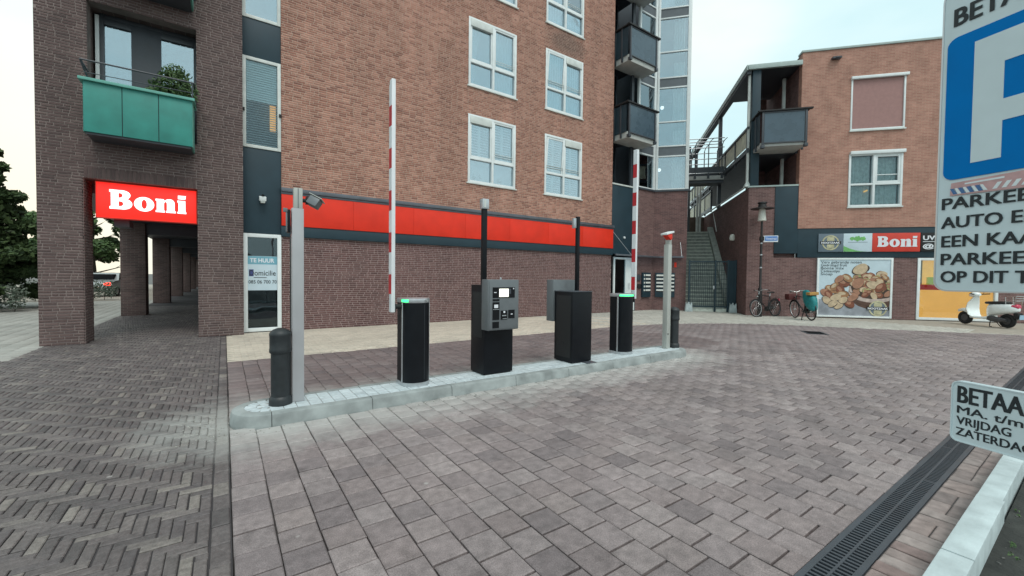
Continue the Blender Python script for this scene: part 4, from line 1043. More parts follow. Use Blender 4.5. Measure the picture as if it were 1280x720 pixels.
# glass canopy over the entrance
cp = MB(); cp.fb(F_TOW, 13.45, 16.40, .30, .38, 2.40, 2.47); cnp = cp.build('entrance_canopy', M['steel'], apt, bevel=.006)
MB().fb(F_TOW, 13.5, 16.38, .02, .3, 2.45, 2.465).build('canopy_glass', M['glass_b'], cnp)
mb = MB(); mb.fb(F_BAY, .0, 1.28, .22, .30, 2.40, 2.47); cnp2 = mb.build('entrance_canopy', M['steel'], apt, bevel=.006)
MB().fb(F_BAY, .0, 1.28, .02, .22, 2.45, 2.465).build('canopy_glass', M['glass_b'], cnp2)
mb = MB(); mb.tube(F_TOW.P(13.55, .06, 3.45), F_TOW.P(14.45, .34, 2.46), .014); mb.tube(F_BAY.P(1.16, .02, 3.12), F_BAY.P(1.2, .26, 2.46), .014); mb.build('tie_rod', M['alu'], apt)
MB().lathe([(.05, 0), (.05, .05), (.03, .06)], 12, Matrix.Translation(F_TOW.P(14.35, 0, 3.22)) @ Matrix.Rotation(R(90), 4, 'X')).build('wall_lamp', M['white'], apt, smooth=40)
# letter boxes
def letterbox(fr, u0, u1, z0, z1, label, col0):
    t_ = thing('letter_box_bank', label, 'letter boxes', fr.P((u0+u1)/2, 0, z0), world=True)
    MB().fb(fr, u0, u1, 0, .09, z0, z1).build('cabinet', M['slate'], t_, bevel=.006)
    for i in range(5):
        z = z1-.10-i*.17
        MB().fb(fr, u0+col0, u1-.03, .092, .10, z-.055, z+.02).build('name_plate', M['plate'], t_)
        MB().fb(fr, u0+col0, u1-.03, .092, .097, z-.10, z-.07).build('slot', M['void'], t_)
        if col0 > .1: MB().fb(fr, u0+.07, u0+.14, .092, .102, z-.06, z+.02).build('bell_button', M['plate'], t_)
letterbox(F_TOW, 15.57, 16.14, .60, 1.72, 'left bank of dark letter boxes with a column of doorbells beside the entrance', .2)
letterbox(F_BAY, .10, .95, .60, 1.72, 'right bank of dark letter boxes on the angled brick face of the bay', .05)
tag(MB().fb(F_TOW, 15.24, 15.48, 0, .05, 1.36, 1.62).build('notice_plate', M['slate_d'], None, bevel=.004), 'dark square plate left of the letter boxes', 'plate')
tag(MB().fb(F_TOW, 15.30, 15.5, 0, .06, 1.0, 1.2).build('intercom', M['blackm'], None, bevel=.01), 'small black intercom under the dark plate left of the letter boxes', 'intercom')
tag(MB().fb(F_BAY, .92, 1.02, 0, .02, 1.98, 2.2).build('warning_sticker', M['red'], None), 'small red warning sticker on the bay wall beside the grey post', 'sticker')

# ================================================================== SHOP BUILDING (right)
shop = thing('shop_building', 'orange brick building with dark slate shop front, corner balcony and flat canopy roof', 'building', F_R.P(2, -2, 0), world=True)
UL = -2.22
WS1, WS2 = (-.55, 1.21, 7.2, 9.22), (-.55, 1.20, 4.29, 6.30)
mb = MB(); wall_mesh(mb, F_R, UL, 9, 3.49, 10.34, [WS1, WS2], .3, .05); mb.build('upper_wall', M['bt_ro'], shop, recalc=False)
MB().fb(F_R, UL-.03, 9, -.3, .09, 10.34, 10.42).build('roof_coping', M['mint'], shop, bevel=.008)
mb = MB(); mb.fb(F_R, UL+.001, UL+.3, -4.5, -.26, 3.5, 10.33); mb.build('flank_wall', M['bt_side'], shop)
mb = MB(); mb.fb(F_R, UL+.31, 9, -4.5, -.8, 3.5, 10.3); mb.build('core', M['void'], shop)
MB().fb(F_R, -3.04, UL+.02, -.2, .03, 2.51, 5.17).build('slate_panel', M['slate'], shop, bevel=.006)
MB().fb(F_R, UL+.021, 9, -.2, .03, 2.345, 3.485).build('slate_fascia', M['slate'], shop, bevel=.006)
SW = (1.80, 4.26, .02, 2.33)
mb = MB(); wall_mesh(mb, F_R, CORN, 9, 0, 2.344, [SW], .3, 0); mb.build('lower_wall', M['bt_rp'], shop, recalc=False)
mb = MB(); mb.fb(F_R, CORN, -3.041, -.3, 0, 2.345, 5.18); mb.fb(F_R, -3.041, UL+.02, -.3, -.21, 2.345, 5.18); mb.build('corner_wall', M['bt_rp'], shop)
MB().fb(F_R, CORN-.03, UL, -.34, .04, 5.18, 5.24).build('wall_coping', M['mint'], shop)
mb = MB(); mb.fb(F_SIDE, -9, -.006, -.29, .003, 0, 5.12); mb.build('side_wall', M['bt_side'], shop)
# windows of the upper wall
o = MB().fb(F_R, WS1[0]+.05, WS1[1]-.05, -.02, .03, WS1[2]+.06, WS1[3]-.1).build('roller_screen', M['screen_red'], shop)
mb = MB(); win_frame(mb, F_R, *WS1, -.05, .07, .055); mb.build('screen_frame', M['white'], o, bevel=.004)
MB().fb(F_R, WS1[0]-.02, WS1[1]+.07, .03, .14, WS1[3]-.10, WS1[3]+.01).build('screen_cassette', M['white'], o, bevel=.02)
MB().fb(F_R, WS1[0]-.03, WS1[1]+.03, .0, .11, WS1[2]-.05, WS1[2]-.004).build('sill', M['white_d'], o)
u0, u1, z0, z1 = WS2; um = .28
mb = MB(); win_frame(mb, F_R, u0, u1, z0, z1, -.08, .075, .07, (um,), ((u0+.07, um-.04, z0+.85), (um+.04, u1-.07, z0+.85))); o = mb.build('window', M['white'], shop, bevel=.005)
MB().fb(F_R, u0+.02, u1+.05, .02, .15, z1-.03, z1+.10).build('screen_cassette', M['white'], o, bevel=.02)
MB().fb(F_R, u0-.03, u1+.03, .0, .11, z0-.05, z0-.004).build('sill', M['white_d'], o)
mb = MB(); win_frame(mb, F_R, um+.04, u1-.07, z0+.89, z1-.07, -.02, .06, .07); mb.fb(F_R, um+.11, u1-.14, 0, .03, z0+1.18, z0+1.21); mb.build('sash', M['white'], o, bevel=.004)
for a, b in ((u0+.07, um-.04), (um+.04, u1-.07)):
    pane(F_R, a, b, z0+.07, z0+.81, -.02, o, 'glass_d'); pane(F_R, a, b, z0+.89, z1-.07, -.025, o, 'glass_d')
    mb = MB(); n = 44; vs = []
    for i in range(n+1):
        q = i/n; d = .035*math.sin(q*60)+.01*math.sin(q*23); vs += [F_R.P(a+(b-a)*q, -.16+d, z0+.05), F_R.P(a+(b-a)*q, -.16+d, z1-.05)]
    mb.add(vs, [(2*i, 2*i+2, 2*i+3, 2*i+1) for i in range(n)]); mb.build('curtain', M['curtain_d'], o, smooth=60, recalc=False)
MB().fb(F_R, u0, u1, -.30, -.28, z0, z1).build('room', M['room'], o)
MB().tube(F_R.P(.02, -.06, z0+.58), F_R.P(.14, -.06, z0+.64), .03, n=8).build('warm_lamp', M['yellow_lit'], o)
mb = MB(); mb.fb(F_R, -1.25, -.95, .05, .2, 9.95, 10.02); mb.lathe([(.05, 0), (.09, .05), (.02, .12)], 10, Matrix.Translation(F_R.P(-1.1, .2, 9.9))); mb.build('flood_light', M['slate_d'], shop)
# shop window, lit from inside
mb = MB(); win_frame(mb, F_R, *SW, -.1, .03, .09, (), ()); o = mb.build('shop_window', M['white'], shop, bevel=.006)
pane(F_R, SW[0]+.09, SW[1]-.09, SW[2]+.09, SW[3]-.09, -.03, o, 'glass_d')
MB().fb(F_R, SW[0]+.09, SW[1]-.09, -.09, -.07, SW[2]+.09, 1.14).build('lower_film', M['orange_lit'], o)
MB().fb(F_R, SW[0]+.09, SW[1]-.09, -.085, -.065, 1.142, 1.34).build('red_band', M['print_red'], o)
MB().fb(F_R, SW[0]+.09, SW[1]-.09, -.28, -.26, 1.3, 2.3).build('lit_back', M['yellow_lit'], o)
MB().fb(F_R, SW[0]+.09, SW[0]+.22, -.2, -.1, 1.34, 2.24).build('curtain_strip', M['wicker'], o)
MB().fb(F_R, SW[0]+.42, SW[0]+.9, -.2, -.12, 1.34, 1.62).build('lime_panel', M['lime'], o)
# sign panels on the fascia
def panel(name, u0, u1, z0, z1, m, label, cat='sign'): return tag(MB().fb(F_R, u0, u1, .032, .075, z0, z1).build(name, m, None, bevel=.004), label, cat)
p1 = panel('emblem_sign', -1.50, -.66, 2.57, 3.27, M['printgrey'], 'slate grey sign with gold round emblem crossed by a dark band, above the poster')
po_ = None
def emblem(u, z, r, n, par):
    MB().mesh(outline_mesh([arc(0, 0, r, r, 0, 350, 36), list(reversed(arc(0, 0, r*.84, r*.84, 0, 350, 36)))], .002), F_R.mat(u, n, z)).build('ring', M['gold'], par, recalc=False)
    for s in (1, -1):
        pts = [(-.42*r, s*.24*r), (.42*r, s*.24*r), (.46*r, s*.5*r), (.34*r, s*.78*r), (-.34*r, s*.78*r), (-.46*r, s*.5*r)]; MB().mesh(outline_mesh([arc(0, s*.1*r, .82*r, .72*r, 0 if s > 0 else 180, 180 if s > 0 else 360, 14)], .001), F_R.mat(u, n-.003, z)).build('dark_disc', M['printgrey' if par is not po_ else 'blackm'], par, recalc=False)
        MB().mesh(outline_mesh([pts], .002), F_R.mat(u, n, z)).build('gold_cap', M['gold'], par, recalc=False)
    MB().fb(F_R, u-1.22*r, u+1.22*r, n, n+.006, z-.2*r, z+.2*r).build('band', M['blackm'], par)
    MB().mesh(text_fit('NOOTZAAK', -1.1*r, 1.1*r, .25*r, .002, .004), F_R.mat(u, n+.008, z-.125*r)).build('lettering', M['letter'], par, recalc=False)
emblem(-1.09, 2.92, .29, .078, p1)
p2 = panel('green_leaf_sign', -.655, .29, 2.57, 3.27, M['printpale'], 'pale blue sign with green tree tops and a green sweep, left of the red panel')
MB().mesh(outline_mesh([[(-.65, 2.575), (.1, 2.575)]+[(-.65+.75*(1-t), 2.575+.22*t**2.0) for t in (.15, .3, .5, .75, 1)]], .002), F_R.mat(0, .077, 0)).build('green_sweep', M['printgreen'], p2, recalc=False)
for u, r in ((-.37, .075), (-.19, .11), (-.01, .085), (-.28, .06), (-.09, .06)):
    MB().mesh(outline_mesh([[(u+r*(1+.2*math.sin(k*2.4))*math.cos(k*.35), 3.07+r*.9*(1+.2*math.cos(k*1.9))*math.sin(k*.35)) for k in range(18)]], .002), F_R.mat(0, .0765+r*.01, 0)).build('tree_top', M['printgreen'], p2, recalc=False)
MB().fb(F_R, -.50, .14, .076, .078, 2.925, 2.94).build('fine_line', M['printgrey'], p2)
p3 = panel('red_store_sign', .295, 1.82, 2.57, 3.27, M['printred'], 'red Boni panel with white letters on the slate fascia of the shop')
boni(None, F_R, .46, .08, 2.75, .40, .98, p3, M['letter'])
p4 = panel('black_text_sign', 1.84, 4.2, 2.57, 3.27, M['blackm'], 'black sign with small white lettering right of the red Boni panel')
MB().mesh(text_fit('UW SLAGER', 1.9, 3.5, .16, .002, .006), F_R.mat(0, .078, 3.0)).build('lettering', M['letter'], p4, recalc=False)
MB().mesh(text_fit('@ MARKT', 1.9, 3.5, .16, .002, .006), F_R.mat(0, .078, 2.70)).build('lettering', M['letter'], p4, recalc=False)
MB().fb(F_R, 1.9, 3.5, .076, .08, 2.925, 2.945).build('rule', M['letter'], p4)
# nut poster
po = thing('nut_poster', 'large framed poster of a bowl of mixed nuts on the brick shop wall', 'poster', F_R.P(-.25, 0, 0), world=True)
PU0, PU1, PZ0, PZ1 = -1.51, 1.0, .03, 2.33
MB().fb(F_R, PU0+.06, PU1-.06, .01, .05, PZ0+.06, PZ1-.06).build('print', M['printpale'], po)
mb = MB(); win_frame(mb, F_R, PU0, PU1, PZ0, PZ1, .005, .075, .07); mb.build('frame', M['white'], po, bevel=.006)
def pm(name, c, var=.25, scale=8): return mat(name, c, .6, var=var, scale=scale)
PC = {'tbl': pm('print_table', (.30, .32, .36), .35, 3), 'tan': pm('print_tan', (.34, .17, .08)), 'pink': pm('print_pinkish', (.38, .19, .12)), 'brown': pm('print_brown', (.20, .065, .035)), 'cream': pm('print_cream', (.55, .42, .28)), 'dark': pm('print_dark', (.06, .035, .025)), 'bowl': pm('print_bowl', (.10, .05, .035)), 'rimc': pm('print_rim', (.50, .40, .36)), 'olive': pm('print_olive', (.36, .36, .16))}
NL = [.052]
def disc(cx, cz, rx, rz, m, rot=0, par=po, nm='nut', irr=.07):
    ph = random.random()*6; NL[0] += .00004
    pts = []
    for k in range(20):
        t = 2*math.pi*k/20; f = 1+irr*math.sin(2*t+ph)+irr*.6*math.sin(3*t+ph*2); x, z = rx*f*math.cos(t), rz*f*math.sin(t)
        pts.append((min(cx+x*math.cos(rot)-z*math.sin(rot), PU1-.072), cz+x*math.sin(rot)+z*math.cos(rot)))
    mb = MB(); mb.add([F_R.P(x, NL[0], z) for x, z in pts], [tuple(range(20))]); return mb.build(nm, m, par, recalc=False)
MB().fb(F_R, PU0+.07, PU1-.07, .048, .0512, PZ0+.07, .72).build('table_print', PC['tbl'], po)
random.seed(21)
disc(.42, .98, .86, .62, PC['bowl'], 0, nm='bowl', irr=0)
disc(.42, 1.12, .84, .44, PC['rimc'], -.08, nm='bowl_rim', irr=0)
disc(.43, 1.14, .78, .40, PC['dark'], -.08, nm='bowl_inside', irr=0)
def nut(cx, cz, r, key, rot=None):
    rot = random.uniform(-1, 1) if rot is None else rot
    r *= 1.22
    disc(cx, cz-.012, r*1.12, r*.78, PC['dark'], rot, nm='nut_shadow'); disc(cx, cz, r*1.05, r*.72, PC[key], rot); 
    disc(cx-r*.15, cz+r*.16, r*.62, r*.34, PC['cream' if key in ('cream', 'tan') else 'pink'], rot, nm='nut_light')
pile = []
rq = random.Random(5)
while len(pile) < 62:
    x, z = rq.uniform(-.40, 1.0), rq.uniform(.86, 1.78)
    if ((x-.34)/.74)**2+((z-1.18)/.60)**2 < 1 and z > .86: pile.append((x, z, rq.uniform(.085, .135), rq.choice(('tan', 'tan', 'brown', 'pink', 'cream', 'cream', 'olive', 'brown'))))
pile.sort(key=lambda q: -q[1])
for q in pile: nut(*q)
nut(-.12, 1.36, .19, 'pink', .9); nut(.36, 1.30, .16, 'cream', -.3); nut(.62, 1.20, .16, 'brown', .8)
NL[0] += .0002
lip = arc(.42, 1.06, .86, .44, 180, 360, 24)+list(reversed(arc(.42, 1.10, .84, .34, 180, 360, 24)))
MB().add([F_R.P(min(x, PU1-.072), NL[0], z) for x, z in lip], [(k, k+1, 48-k, 49-k) for k in range(24)]).build('bowl_lip', PC['rimc'], po, recalc=False)
bod = arc(.42, 1.04, .85, .56, 180, 360, 24)+list(reversed(arc(.42, 1.06, .86, .44, 180, 360, 24)))
MB().add([F_R.P(min(x, PU1-.072), NL[0], z) for x, z in bod], [(k, k+1, 48-k, 49-k) for k in range(24)]).build('bowl_front', PC['bowl'], po, recalc=False)
for cx, cz, r, k in ((-.05, 1.90, .21, 'cream'), (-.62, 1.38, .17, 'brown'), (-.48, 1.55, .15, 'tan'), (-.75, 1.52, .13, 'pink'), (-1.0, 1.12, .17, 'tan'), (-1.2, .98, .15, 'pink'), (-.9, 1.22, .14, 'tan'), (-.70, 1.10, .15, 'brown'), (-1.08, .88, .15, 'brown'), (-.62, .92, .16, 'tan'), (-.85, .80, .15, 'cream'), (-1.15, .68, .14, 'cream'), (-.75, .50, .14, 'cream'), (-.40, .60, .17, 'brown'), (-.95, .55, .13, 'cream'), (-.60, .70, .13, 'cream'), (-.28, .80, .14, 'pink')): nut(cx, cz, r, k)
for i, (s, x1) in enumerate((('Vers gebrande noten', -.02), ('Gedroogd fruit', -.50), ('Bonte mix', -.60), ('Cadeautips', -.74), ('Snoep', -.98))):
    MB().mesh(text_fit(s, -1.38, x1, .10, .0008, 0), F_R.mat(0, .058, 2.12-i*.115)).build('lettering', M['postertext'], po, recalc=False)
emblem(.55, .40, .30, .068, po)

# ------------------------------------------------------------------ corner loggia, canopy roof, upper balcony
mb = MB(); mb.fb(F_R, -4.14, UL, -.02, .10, 9.88, 10.06); mb.build('canopy_fascia', M['mint'], shop, bevel=.006)
mb = MB(); mb.fb(F_R, -4.14, UL+.02, -3.4, -.021, 9.95, 10.05); mb.fb(F_R, -4.16, -3.80, -13, -3.401, 9.95, 10.05); mb.fb(F_R, -4.16, -4.00, -13, -.021, 9.75, 9.949); mb.build('canopy_roof', M['slate_d'], shop)
mb = MB(); mb.fb(F_R, -4.20, -4.161, -13, .1, 9.86, 10.06); mb.build('canopy_edge', M['mint'], shop)
mb = MB(); mb.fb(F_R, -3.94, -3.64, -.30, -.02, 5.24, 9.90); mb.build('corner_post', M['slate'], shop, bevel=.01)
mb = MB(); mb.fb(F_R, -4.06, -3.98, -.24, -.14, 5.24, 9.90); mb.fb(F_R, -2.48, -2.38, -1.2, -1.08, 5.2, 9.90); mb.build('white_post', M['white_d'], shop)
mb = MB()
for u in (-4.02, -3.79): mb.lathe([(.16, 0), (.10, .12), (.06, .2)], 4, Matrix.Translation(F_R.P(u, -.18, 5.24)))
mb.build('post_shoe', M['white_d'], shop)
for n in (-4.9, -11.2):
    mb = MB(); mb.fb(F_R, -4.08, -3.92, n-.08, n+.08, 5.12, 9.75); mb.build('canopy_post', M['slate_d'], shop)
mb = MB(); mb.fb(F_R, -4.0, UL, -13, -.35, 6.55, 6.75); mb.fb(F_R, -4.0, UL, -9, -.35, 5.0, 5.17); mb.build('walkway_deck', M['slate_d'], shop)
mb = MB(); mb.fb(F_R, -3.2, UL-.2, -3.3, -3.2, 5.2, 9.9); mb.build('loggia_wall', M['bt_side'], shop)
metal_balcony(F_R, -3.86, -2.30, -.3, .82, 6.72, 7.92, shop, True, True, .16)
# walkway parapet along the side
pp = thing('walkway_parapet', 'dark framed parapet with cream panels along the upper walkway under the canopy', 'parapet', F_SIDE.P(-4, 0, 6.6), world=True)
mb = MB(); mb.fb(F_SIDE, -13, -.1, .0, .08, 7.58, 7.67); mb.fb(F_SIDE, -13, -.1, .0, .07, 6.62, 6.80); mb.build('rail', M['slate_d'], pp)
for k in range(8):
    a = -.25-1.7*k
    MB().fb(F_SIDE, a-.05, a+.05, -.02, .06, 6.5, 7.58).build('post', M['slate_d'], pp)
    MB().fb(F_SIDE, a-1.62, a-.08, .01, .03, 6.9, 7.56).build('panel', M['walkway_panel'], pp)
pp2 = thing('lower_parapet', 'cream panelled parapet beside the top of the outdoor stairs, below the footbridge', 'parapet', F_SIDE.P(-9, 0, 5.2), world=True)
mb = MB(); mb.fb(F_SIDE, -16, -6.4, .0, .08, 6.32, 6.40); mb.fb(F_SIDE, -16, -6.4, .0, .07, 5.3, 5.45); mb.build('rail', M['slate_d'], pp2)
for k in range(6):
    a = -6.5-1.6*k
    MB().fb(F_SIDE, a-.05, a+.05, -.02, .06, 5.2, 6.31).build('post', M['slate_d'], pp2); MB().fb(F_SIDE, a-1.54, a-.06, .01, .03, 5.5, 6.28).build('panel', M['walkway_panel'], pp2)
# footbridge between bay and walkway
fb_ = thing('footbridge', 'metal footbridge with a cage of railings between the glazed bay and the upper walkway', 'footbridge', F_R.P(-5.2, -4.6, 6.5), world=True)
BN0, BN1 = -4.9, -3.9
MB().fb(F_R, -7.2, -4.02, BN0, BN1, 6.42, 6.62).build('deck', M['soffit'], fb_)
MB().fb(F_R, -7.2, -4.02, BN0+.1, BN1-.1, 6.28, 6.419).build('beam', M['slate_d'], fb_)
for nn in (BN1, BN0):
    mb = MB()
    for z in (6.75, 7.45, 8.0, 8.3, 8.46): mb.tube(F_R.P(-7.2, nn, z), F_R.P(-4.02, nn, z), .022, n=6)
    mb.build('railing', M['alu'], fb_)
    for i in range(5):
        u = -6.6+.62*i; mb = MB(); mb.tube(F_R.P(u, nn, 6.5), F_R.P(u, nn, 8.1), .024, n=6); mb.path([F_R.P(u, nn, 8.1), F_R.P(u+.06, nn, 8.3), F_R.P(u+.22, nn, 8.46)], .02, n=6)
        mb.fb(F_R, u-.05, u+.05, nn-.05, nn+.05, 6.48, 6.62); mb.build('railing_post', M['slate_d'], fb_)
    MB().fb(F_R, -7.2, -4.02, nn-.012, nn+.012, 6.76, 7.05).build('toe_panel', M['slate_d'], fb_)
MB().fb(F_R, -5.0, -4.88, BN0-3.2, BN0-3.05, 4.0, 9.3).build('column', M['slate_d'], fb_)
# ------------------------------------------------------------------ outdoor stairs and gate
SU0, SU1 = -6.02, -4.30
sts = thing('outdoor_staircase', 'long concrete staircase rising between the bay and the shop building', 'stairs', F_R.P(-5, -1.9, 0), world=True)
NS = 22; r0 = -1.95; run = .185; rise = .183
for i in range(NS):
    n1 = r0-run*i; z = .18+rise*i
    MB().fb(F_R, SU0, SU1, n1-run-.05, n1, z-rise*.98 if i else -.05, z+rise*.0).build('step', M['stone'], sts, bevel=.006)
    MB().fb(F_R, SU0+.01, SU1-.01, n1-.06, n1+.02, z-.035, z+.010).build('nosing', M['stone_l'], sts)
mb = MB(); ZT = .18+rise*(NS-1); e = r0-run*NS
T_ = [F_R.P(0, r0+.25, .0), F_R.P(0, r0+.25, .38), F_R.P(0, e, ZT+.28), F_R.P(0, e, 0)]
vs = [p+F_R.U*u for u in (SU1+.01, CORN-.005) for p in T_]; mb.add(vs, [(0, 1, 2, 3), (7, 6, 5, 4), (0, 4, 5, 1), (1, 5, 6, 2), (2, 6, 7, 3), (3, 7, 4, 0)]); mb.build('side_ramp', M['stone'], sts, bevel=.01)
MB().fb(F_R, -7.4, CORN, e-6, e-.05, ZT-.25, ZT-.01).build('landing', M['stone'], sts)
MB().fb(F_R, SU0-.03, CORN, -1.94, -1.40, -.05, .14).build('bottom_kerb', M['stone_l'], sts, bevel=.01)
mb = MB(); mb.tube(F_R.P(CORN-.10, -.2, 5.22), F_R.P(CORN-.10, -7.4, 5.22), .035, n=8); mb.tube(F_R.P(CORN-.14, -5.4, 4.95), F_R.P(CORN-.14, -4.6, 3.9), .02, n=6); mb.build('handrail', M['white_d'], sts)
for u, n, z1 in ((-5.75, -7.2, 6.4), (-4.65, -7.0, 6.9), (-4.5, -7.0, 6.9)): MB().fb(F_R, u-.05, u+.05, n-.05, n+.05, ZT, z1).build('landing_post', M['white_d'], sts)
MB().fb(F_R, -5.45, CORN, -8.6, -8.5, ZT, 5.2).build('landing_wall', mat('brown_boards', (.14, .10, .08), .8, var=.3), sts)
wl = thing('wall_light', 'small white wall light on the dark side wall above the stairs', 'wall light', F_SIDE.P(-1.88, .002, 3.33), math.atan2(F_SIDE.U.y, F_SIDE.U.x))
MB().lathe([(.10, -.12), (.12, -.05), (.10, .10), (.05, .16)], 14, Matrix.Translation((0, -.08, 0))).build('shade', M['lamp_glass'], wl, smooth=50)
MB().box(-.05, .05, -.06, 0, -.06, .06).build('mount', M['white_d'], wl)
gt = thing('metal_gate', 'dark mesh metal gate closing the foot of the outdoor stairs', 'gate', F_R.P(-5, -1.3, 0), world=True)
GU0, GU1, GN = -5.95, -4.05, -1.35
GM = GU0+1.08
for u in (GU0, GM, GU1-.3, GU1): MB().fb(F_R, u-.035, u+.035, GN-.035, GN+.035, 0, 2.3).build('gate_post', M['slate'], gt, bevel=.006)
for a, b in ((GU0, GM), (GM, GU1-.3)):
    mb = MB(); [MB().fb(F_R, a+.04, b-.04, GN-.02, GN+.02, z, z+.06).build('gate_rail', M['slate'], gt) for z in (.2, 2.2)]
    k = int((b-a-.1)/.075); 
    for i in range(k):
        u = a+.07+(b-a-.14)*i/(k-1); MB().fb(F_R, u-.008, u+.008, GN-.008, GN+.008, .261, 2.199).build('gate_bar', M['slate'], gt)
    mb = MB()
    for i in range(9): z = .45+.2*i; mb.fb(F_R, a+.041, b-.041, GN+.009, GN+.017, z-.008, z+.008)
    mb.build('mesh_wire', M['slate'], gt)
MB().fb(F_R, GU1-.264, GU1-.036, GN-.01, GN+.01, .1, 2.28).build('side_plate', M['slate'], gt)
MB().fb(F_R, GM-.09, GM-.04, GN+.02, GN+.07, 1.0, 1.16).build('lock_box', M['alu'], gt, bevel=.006)
for u in (GU0-.03, GU1-.12):
    t_ = thing('concrete_foot', 'white concrete foot at the %s post of the dark gate' % ('left' if u < -5 else 'right'), 'concrete block', F_R.P(u, -1.2, 0), R(-48+(0 if u < -5 else -10)))
    MB().prism([(-.16, 0), (.16, 0), (.13, .42), (.05, .30), (.0, .44), (-.08, .32), (-.12, .42)], .22, Matrix.Translation((0, .11, 0)) @ Matrix.Rotation(R(90), 4, 'X')).build('block', M['concrete_l'], t_, bevel=.02)
# bicycle-side street lamp
lp = thing('street_lamp', 'slim black street lamp with flat hat and white shade in front of the brick corner', 'street lamp', F_R.P(-3.66, .55, 0))
MB().lathe([(.085, 0), (.085, .8), (.075, .9), (.075, 1.1), (.045, 1.16), (.04, 3.74)], 14).build('pole', M['lamp_black'], lp, smooth=40)
MB().lathe([(.05, 3.74), (.15, 3.76), (.115, 4.12), (.10, 4.24)], 18).build('shade', M['lamp_glass'], lp, smooth=40)
MB().lathe([(.41, 4.22), (.40, 4.24), (.15, 4.30), (.13, 4.42), (.17, 4.44), (.16, 4.48), (.02, 4.50)], 22).build('hat', M['lamp_black'], lp, smooth=40)
mb = MB()
for z in (1.9, 2.4, 2.85): mb.lathe([(.046, z), (.050, z+.025), (.046, z+.05)], 12)
mb.build('band', M['alu'], lp)
ss = thing('street_name_sign', 'blue street name plate with a white edge fixed to the lamp post', 'sign', F_R.P(-3.66, .55, 2.92), R(-48))
MB().box(.05, .56, -.07, -.05, 0, .25).build('plate', M['stwhite'], ss, bevel=.004); MB().box(.10, .54, -.076, -.071, .05, .225).build('blue_field', M['streetblue'], ss)
MB().mesh(text_fit('Venestraat', .13, .51, .11, .001, 0), Matrix.Translation((0, -.078, .085)) @ Matrix.Rotation(R(90), 4, 'X')).build('lettering', M['letter'], ss, recalc=False)
MB().box(-.06, .07, -.09, .06, .06, .22).build('clamp', M['blackm'], ss)

# ================================================================== ISLAND FURNITURE
ZI = KH
def bollard(loc, label):
    t_ = thing('bollard', label, 'bollard', loc, group='dark bollards at the ends of the island')
    MB().lathe([(.108, 0), (.108, .05), (.098, .075), (.088, .085), (.088, .53)], 28).build('shaft', M['bollard'], t_, smooth=35)
    MB().lathe([(.098, .531), (.102, .545), (.102, .57), (.099, .58), (.099, .70), (.102, .71), (.100, .735), (.07, .765), (.035, .78), (.005, .783)], 28).build('cap', M['bollard'], t_, smooth=50)
    return t_
b0 = bollard((.47, 4.86, ZI), 'dark round domed bollard at the left end of the island beside the camera post')
copy_thing(b0, (7.20, 4.87, ZI), label='dark round bollard half hidden behind the grey post at the right end of the island')
# light grey posts
t_ = thing('camera_post', 'light grey post at the left end of the island with camera and reader', 'post', (.632, 4.885, ZI), 0)
MB().box(-.056, .056, -.045, .045, 0, 2.02).build('column', M['post'], t_, bevel=.006)
MB().box(-.036, .046, -.038, .038, 2.021, 2.23).build('upper_column', M['post_w'], t_, bevel=.005)
MB().box(-.0, .008, -.0405, -.038, 2.022, 2.225).build('slot', M['alu_d'], t_)
MB().box(-.076, -.066, -.05, -.04, .0, 1.75).build('cable', M['rubber'], t_)
cm = MB(); T = Matrix.Translation((.125, -.02, 2.115)) @ Matrix.Rotation(R(32), 4, 'Y') @ Matrix.Rotation(R(-30), 4, 'Z') @ Matrix.Diagonal((.62, .72, .85, 1))
cm.box(-.02, .16, -.075, .075, -.055, .055, T); cam_b = cm.build('camera_body', M['alu_d'], t_, bevel=.01)
mb = MB(); mb.box(-.05, .185, -.085, .085, .06, .07, T); mb.build('sun_hood', M['post_w'], cam_b, bevel=.003)
mb = MB(); mb.tube((.045, 0, 2.11), (.11, -.01, 2.11), .022); mb.box(.08, .125, -.035, .035, 2.075, 2.15); mb.build('camera_bracket', M['blackm'], cam_b, bevel=.006)
mb = MB(); mb.box(-.095, -.068, -.055, .045, 1.76, 2.0); rd = mb.build('reader', M['black'], t_, bevel=.01)
mb = MB(); mb.box(-.135, -.096, -.056, -.03, 1.97, 2.01); mb.box(-.112, -.097, -.05, -.035, 1.77, 1.97); mb.build('reader_hood', M['alu_d'], rd, bevel=.004)
t_ = thing('flash_post', 'light grey post with red and white lamp head at the right end of the island', 'post', (6.96, 4.87, ZI), R(0))
MB().box(-.055, .055, -.05, .05, 0, 1.98).build('column', M['post_w'], t_, bevel=.006)
MB().box(-.025, .05, -.045, .045, 1.981, 2.17).build('upper_column', M['post_w'], t_, bevel=.005)
T = Matrix.Translation((-.03, -.02, 2.19)) @ Matrix.Rotation(R(-14), 4, 'Y') @ Matrix.Scale(.82, 4)
MB().box(-.17, .12, -.085, .085, -.012, .03, T).build('lamp_hood', M['white'], t_, bevel=.008)
MB().prism([(-.145, -.015), (.06, -.015), (.04, -.13), (-.02, -.16)], .13, Matrix.Translation((-.03, .03, 2.19)) @ Matrix.Rotation(R(-14), 4, 'Y') @ Matrix.Scale(.82, 4) @ Matrix.Rotation(R(90), 4, 'X')).build('red_lamp', M['red'], t_, bevel=.008)
MB().lathe([(.012, 0), (.012, .01)], 10, Matrix.Translation((-.02, -.05, .28)) @ Matrix.Rotation(R(90), 4, 'X')).build('bolt', M['blackm'], t_)
